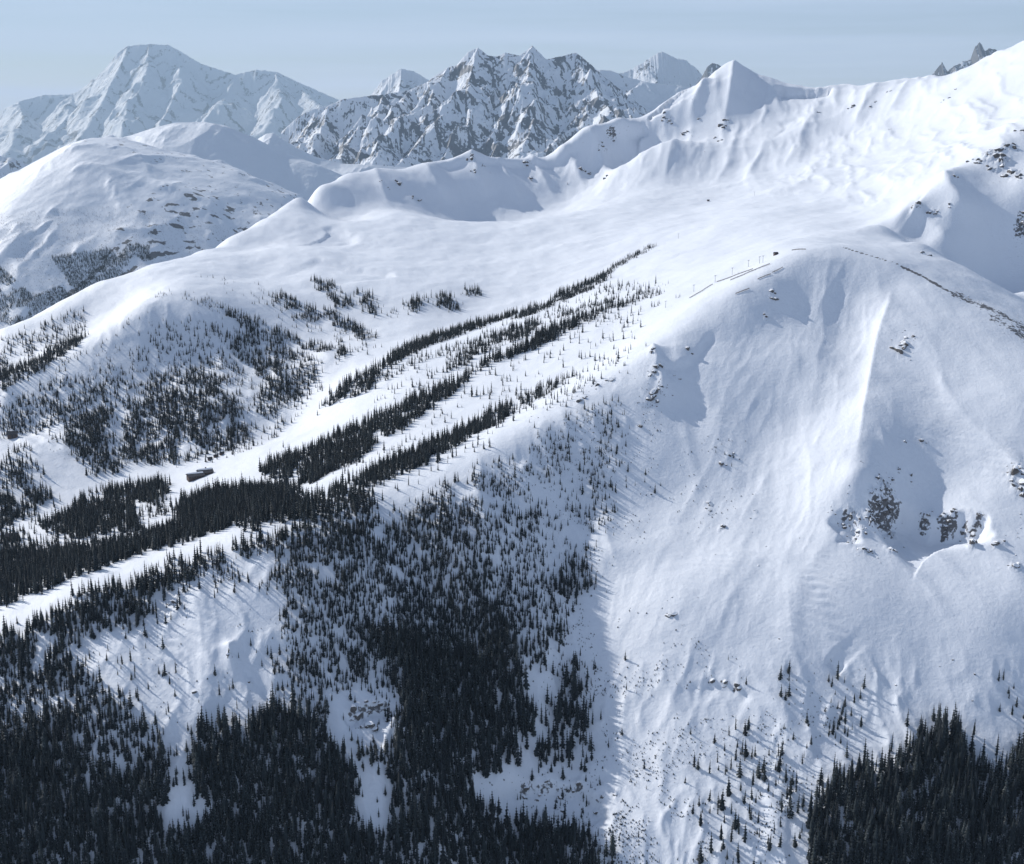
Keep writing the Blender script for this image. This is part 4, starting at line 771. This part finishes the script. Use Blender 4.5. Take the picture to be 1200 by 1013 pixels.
# ---------------------------------------------------------------- far woods on the next hill
def woods_on(X, Y, Z, polys, n, h):
    PXh, PYh = project(X, Y, Z); m = np.zeros(X.shape, bool)
    for p in polys: m |= in_poly(PXh, PYh, [tuple(map(float, q)) for q in p])
    m &= fbm(X / 90, Y / 90, 4, 500) + .25 > 0
    idx = np.flatnonzero(m.ravel())
    if not len(idx): return
    pick = rng.choice(idx, n); nb = np.clip(pick + 1, 0, X.size - 1); nc_ = np.clip(pick + X.shape[1], 0, X.size - 1); a_ = rng.uniform(0, 1, n); b_ = rng.uniform(0, 1, n)
    x, y, z = [G.ravel()[pick] + a_ * (G.ravel()[nb] - G.ravel()[pick]) + b_ * (G.ravel()[nc_] - G.ravel()[pick]) for G in (X, Y, Z)]
    scatter_stuff('distant_forest', 'far dark woods on the hill across the valley at the left', x, y, z - 2, h * rng.uniform(.6, 1.3, n), rng.integers(0, 5, n), FARCROWN)
woods_on(HX, HY, HZ, [[(-60,300),(0,310),(20,330),(40,345),(70,335),(90,350),(70,400),(-60,420)], [(150,285),(175,288),(175,305),(135,312),(138,298)], [(60,300),(130,290),(150,320),(90,345)]], 9000, 15)
woods_on(HX, HY, HZ, [[(0,250),(120,240),(300,270),(330,240),(250,300),(180,310),(120,330),(60,345),(0,330)]], 5000, 7)

# ---------------------------------------------------------------- lodge, huts, lift, fences
def boxes(name, bs, mat, parent=None):
    """bs: list of (x0,x1,y0,y1,z0,z1) joined into one mesh"""
    V = []; Fc = []
    for x0, x1, y0, y1, z0, z1 in bs:
        i = len(V); V += [(x0,y0,z0),(x1,y0,z0),(x1,y1,z0),(x0,y1,z0),(x0,y0,z1),(x1,y0,z1),(x1,y1,z1),(x0,y1,z1)]
        Fc += [(i,i+3,i+2,i+1),(i+4,i+5,i+6,i+7),(i,i+1,i+5,i+4),(i+1,i+2,i+6,i+5),(i+2,i+3,i+7,i+6),(i+3,i,i+4,i+7)]
    me = bpy.data.meshes.new(name); me.from_pydata(V, [], Fc); me.materials.append(mat); me.update(); return put(name, me, parent)
def gable(name, x0, x1, y0, y1, z0, zr, t, mat, parent, over=0.6):
    """pitched roof slab with its ridge along x"""
    x0 -= over; x1 += over; y0 -= over; y1 += over; ym = (y0 + y1) / 2
    prof = [(y0, z0), (ym, zr), (y1, z0), (y1, z0 + t), (ym, zr + t), (y0, z0 + t)]
    V = [(x0, a, b) for a, b in prof] + [(x1, a, b) for a, b in prof]
    Fc = [(0,1,4,5),(1,2,3,4),(6,11,10,7),(7,10,9,8)] + [(i, (i+1) % 6 + 0, (i+1) % 6 + 6, i + 6) for i in range(6)]
    me = bpy.data.meshes.new(name); me.from_pydata(V, [], Fc); me.materials.append(mat); me.update(); return put(name, me, parent)
M_wood = plain('dark_timber', (0.085,0.055,0.045), 0.8, 0.35, .6); M_roof = plain('roof_shingle', (0.05,0.048,0.055), 0.85, 0.4, .7)
M_snowcap = plain('roof_snow', (0.78,0.80,0.84), 0.6, 0.04, .5); M_glass = plain('window_glass', (0.03,0.04,0.05), 0.15, 0.2, 1); M_steel = plain('lift_steel', (0.13,0.14,0.15), 0.5, 0.2, 1)
def place(name, px, py, rz, label, cat, group=None, sc=1.0, dz=0.0):
    e = bpy.data.objects.new(name, None); COL.objects.link(e); p = hit(px, py); e.location = (p[0], p[1], p[2] + dz); e.rotation_euler = (0, 0, rz); e.scale = (sc,)*3
    return tag(e, label, cat, group)
def make_lodge():
    e = place('ski_lodge', 235, 559, math.radians(28), 'long dark timber ski lodge with patchy snow on its roofs, in the valley clearing', 'building', None, .88)
    for (x0, x1, y0, y1, h, zr) in [(-17, 3, -8, 5, 3.6, 6.6), (-2, 16, -3, 11, 5.0, 8.6)]:
        boxes('wall', [(x0, x1, y0, y1, -3.2, h)], M_wood, e)
        r = gable('roof', x0, x1, y0, y1, h, zr, .35, M_roof, e, 1.0)
        ym = (y0 + y1) / 2; m = (y1 - y0) / 2
        gable('roof_snow', x0 + .2, x1 - .5, ym - m * .38, ym + m, zr - (zr - h) * .38 + .36 if False else zr - (zr-h)*.36, zr + .36, .3, M_snowcap, r, 0.0) if False else None
        s_ = boxes('roof_snow', [], M_snowcap, r) if False else None
        V = [(x0, ym - 1.6, zr - 1.6*(zr-h)/m + .42), (x1, ym - 2.4, zr - 2.4*(zr-h)/m + .42), (x1, ym, zr + .5), (x0, ym, zr + .5), (x1, y1 + .8, h - .2), (x0, y1 + .8, h - .2)]
        V2 = [(a, b, c + .45) for a, b, c in V]; me = bpy.data.meshes.new('roof_snow'); me.from_pydata(V + V2, [], [(6,7,8,9),(9,8,10,11),(0,1,7,6),(1,2,8,7),(2,4,10,8),(4,5,11,10),(5,3,9,11),(3,0,6,9)]); me.materials.append(M_snowcap); put('roof_snow', me, r)
        n = int((x1 - x0) / 3)
        for q in range(n):
            xx = x0 + 1 + q * (x1 - x0 - 1) / n; w = boxes('window', [(xx, xx + 1.8, y0 - .08, y0 + .02, 1.5, 3.4)], M_wood, e); boxes('pane', [(xx + .15, xx + 1.65, y0 - .12, y0 - .085, 1.65, 3.25)], M_glass, w)
    boxes('door', [(6.2, 7.6, -3.1, -2.99, 0, 2.3)], M_roof, e); boxes('deck', [(-12, 6, -11, -8.02, -1.2, -.9)], M_wood, e); boxes('chimney', [(8, 9.6, 5.6, 7.2, 6.5, 10.2)], M_wood, e)
make_lodge()
def hut(px, py, rz, sc, label, name='hut', cat='hut', group=None):
    e = place(name, px, py, math.radians(rz), label, cat, group, sc)
    boxes('wall', [(-3, 3, -2, 2, -1.5, 2.4)], M_wood, e); gable('roof', -3, 3, -2, 2, 2.4, 4.2, .3, M_roof, e); boxes('door', [(-.5, .5, -2.06, -1.99, 0, 2)], M_glass, e)
    d = boxes('window', [(1.2, 2.2, -2.07, -1.99, 1, 1.9)], M_roof, e); return e
hut(15, 513, 15, 1.9, 'low dark hut with a flat snowy front at the far left, above the wide run')
hut(14, 633, 10, 1.7, 'small dark hut at the left edge, beside the forest on the valley floor')
hut(909, 299, 20, .75, 'tiny dark lift station at the top of the ridge lift line')
hut(830, 236, 0, .7, 'tiny dark cabin alone on the upper snow slopes', 'cabin', 'cabin')
for i, (x, y, l) in enumerate([(246, 539, 'left of three small dark sheds in a row just above the lodge'), (253, 536, 'middle of three small dark sheds in a row just above the lodge'), (260, 533, 'right of three small dark sheds in a row just above the lodge')]):
    hut(x, y, 30 + i * 9, .8, l, 'shed', 'shed', 'sheds above the lodge')
def tower_proto():
    V = []; Fc = []; m = 8
    for k, (z, r) in enumerate([(-1.5, .32), (10, .2)]): V += [(r*math.cos(q*6.283/m), r*math.sin(q*6.283/m), z) for q in range(m)]
    Fc = [(q, (q+1) % m, m + (q+1) % m, m + q) for q in range(m)] + [tuple(range(m, 2*m))]
    me = bpy.data.meshes.new('mast'); me.from_pydata(V, [], Fc); me.materials.append(M_steel); return me
MAST = tower_proto(); ARM = None
def lift_tower(px, py, rz, label, group, sc=1.0):
    global ARM, WHEELS
    e = place('lift_tower', px, py, math.radians(rz), label, 'lift tower', group, sc * .75); put('mast', MAST, e)
    if ARM is None:
        a = boxes('crossarm', [(-2.3, 2.3, -.14, .14, 9.7, 10.0)], M_steel, e); ARM = a.data
    else: a = put('crossarm', ARM, e)
    for sx in (-1, 1):
        if WHEELS is None: w = boxes('wheel_train', [(-.12, .12, -1.2, 1.2, 9.95, 10.25)], M_steel, a); WHEELS = w.data
        else: w = put('wheel_train', WHEELS, a)
        w.location = (2.2 * sx, 0, .05)
WHEELS = None
G1 = 'lift towers along the ridge line'; G2 = 'lift towers on the open shelf'
for x, y, l in [(894, 308, 'topmost right tower of the close pair on the ridge lift line'), (890, 309, 'topmost left tower of the close pair on the ridge lift line'), (877, 313, 'second tower down the ridge lift line, below the close pair'), (858, 322, 'tall tower standing alone midway up the ridge lift line'),
                (838, 331, 'tower with a double head above the long snow fence'), (813, 342, 'tower at the lower end of the long snow fence'), (780, 361, 'faint tower on the lower part of the ridge lift line')]: lift_tower(x, y, 60, l, G1)
for x, y, l in [(707, 399, 'slender tower on the open shelf below the lift line'), (692, 409, 'leaning thin tower beside a squat fir on the shelf'), (795, 280, 'lone thin tower on the upper white slope'), (884, 230, 'tiny tower high on the back slope')]: lift_tower(x, y, 50, l, G2)
def fence(a, b, label):
    p, q = hit(*a), hit(*b); L_ = math.hypot(q[0]-p[0], q[1]-p[1]); n = max(3, int(L_ / 4))
    e = bpy.data.objects.new('snow_fence', None); COL.objects.link(e); e.location = p; tag(e, label, 'snow fence', 'snow fences along the shelf crest')
    def gz(t): x = p[0] + (q[0]-p[0])*t; y = p[1] + (q[1]-p[1])*t; return x - p[0], y - p[1], float(bilinear(GZ, np.array([x/y]), np.array([math.log(y)]))[0]) - p[2]
    pts = [gz(i / n) for i in range(n + 1)]
    for name, z0, z1 in (('board', .35, .75), ('board', .95, 1.35)):
        V = []; Fc = []
        for i, (x, y, z) in enumerate(pts): V += [(x, y - .05, z + z0), (x, y - .05, z + z1), (x, y + .05, z + z1), (x, y + .05, z + z0)]
        for i in range(n):
            k = 4 * i; Fc += [(k, k+4, k+5, k+1), (k+1, k+5, k+6, k+2), (k+2, k+6, k+7, k+3), (k+3, k+7, k+4, k)]
        me = bpy.data.meshes.new(name); me.from_pydata(V, [], Fc); me.materials.append(M_wood); put(name, me, e)
    boxes('post', [(x - .09, x + .09, y - .16, y - .055, z - .6, z + 1.5) for x, y, z in pts], M_wood, e)
for a, b, l in [((808,350),(835,334), 'lowest snow fence on the shelf crest, beside a lift tower'), ((840,331),(882,316), 'long snow fence in the middle of the shelf crest, upper of two lines'), ((856,329),(902,310), 'long snow fence in the middle of the shelf crest, lower of two lines'),
                ((888,328),(903,322), 'short snow fence at the very edge of the great face'), ((905,320),(917,314), 'shortest snow fence near the rounded top of the great face'), ((928,294),(944,293), 'nearly level snow fence left of the rounded summit of the great face'), ((862,345),(878,339), 'isolated short snow fence lowest along the edge of the great face')]: fence(a, b, l)

#@@OBJECTS

# ---------------------------------------------------------------- haze
def make_haze():
    x0, x1, y0, y1, z0, z1 = -38000, 38000, -500, 64000, -2601, 6000
    v = [(x0,y0,z0),(x1,y0,z0),(x1,y1,z0),(x0,y1,z0),(x0,y0,z1),(x1,y0,z1),(x1,y1,z1),(x0,y1,z1)]
    f = [(0,3,2,1),(4,5,6,7),(0,1,5,4),(1,2,6,5),(2,3,7,6),(3,0,4,7)]
    me = bpy.data.meshes.new('haze'); me.from_pydata(v, [], f)
    m = bpy.data.materials.new('haze'); m.use_nodes = True; nt = m.node_tree; nt.nodes.clear()
    out = nt.nodes.new('ShaderNodeOutputMaterial'); pv_ = nt.nodes.new('ShaderNodeVolumePrincipled')
    pv_.inputs['Density'].default_value = HAZE; pv_.inputs['Color'].default_value = (0.60, 0.80, 1.0, 1); pv_.inputs['Anisotropy'].default_value = 0.1
    nt.links.new(pv_.outputs[0], out.inputs['Volume']); me.materials.append(m)
    o = bpy.data.objects.new('haze', me); COL.objects.link(o); o['kind'] = 'stuff'; o['label'] = 'thin bluish winter haze filling the air over the valley'
make_haze()
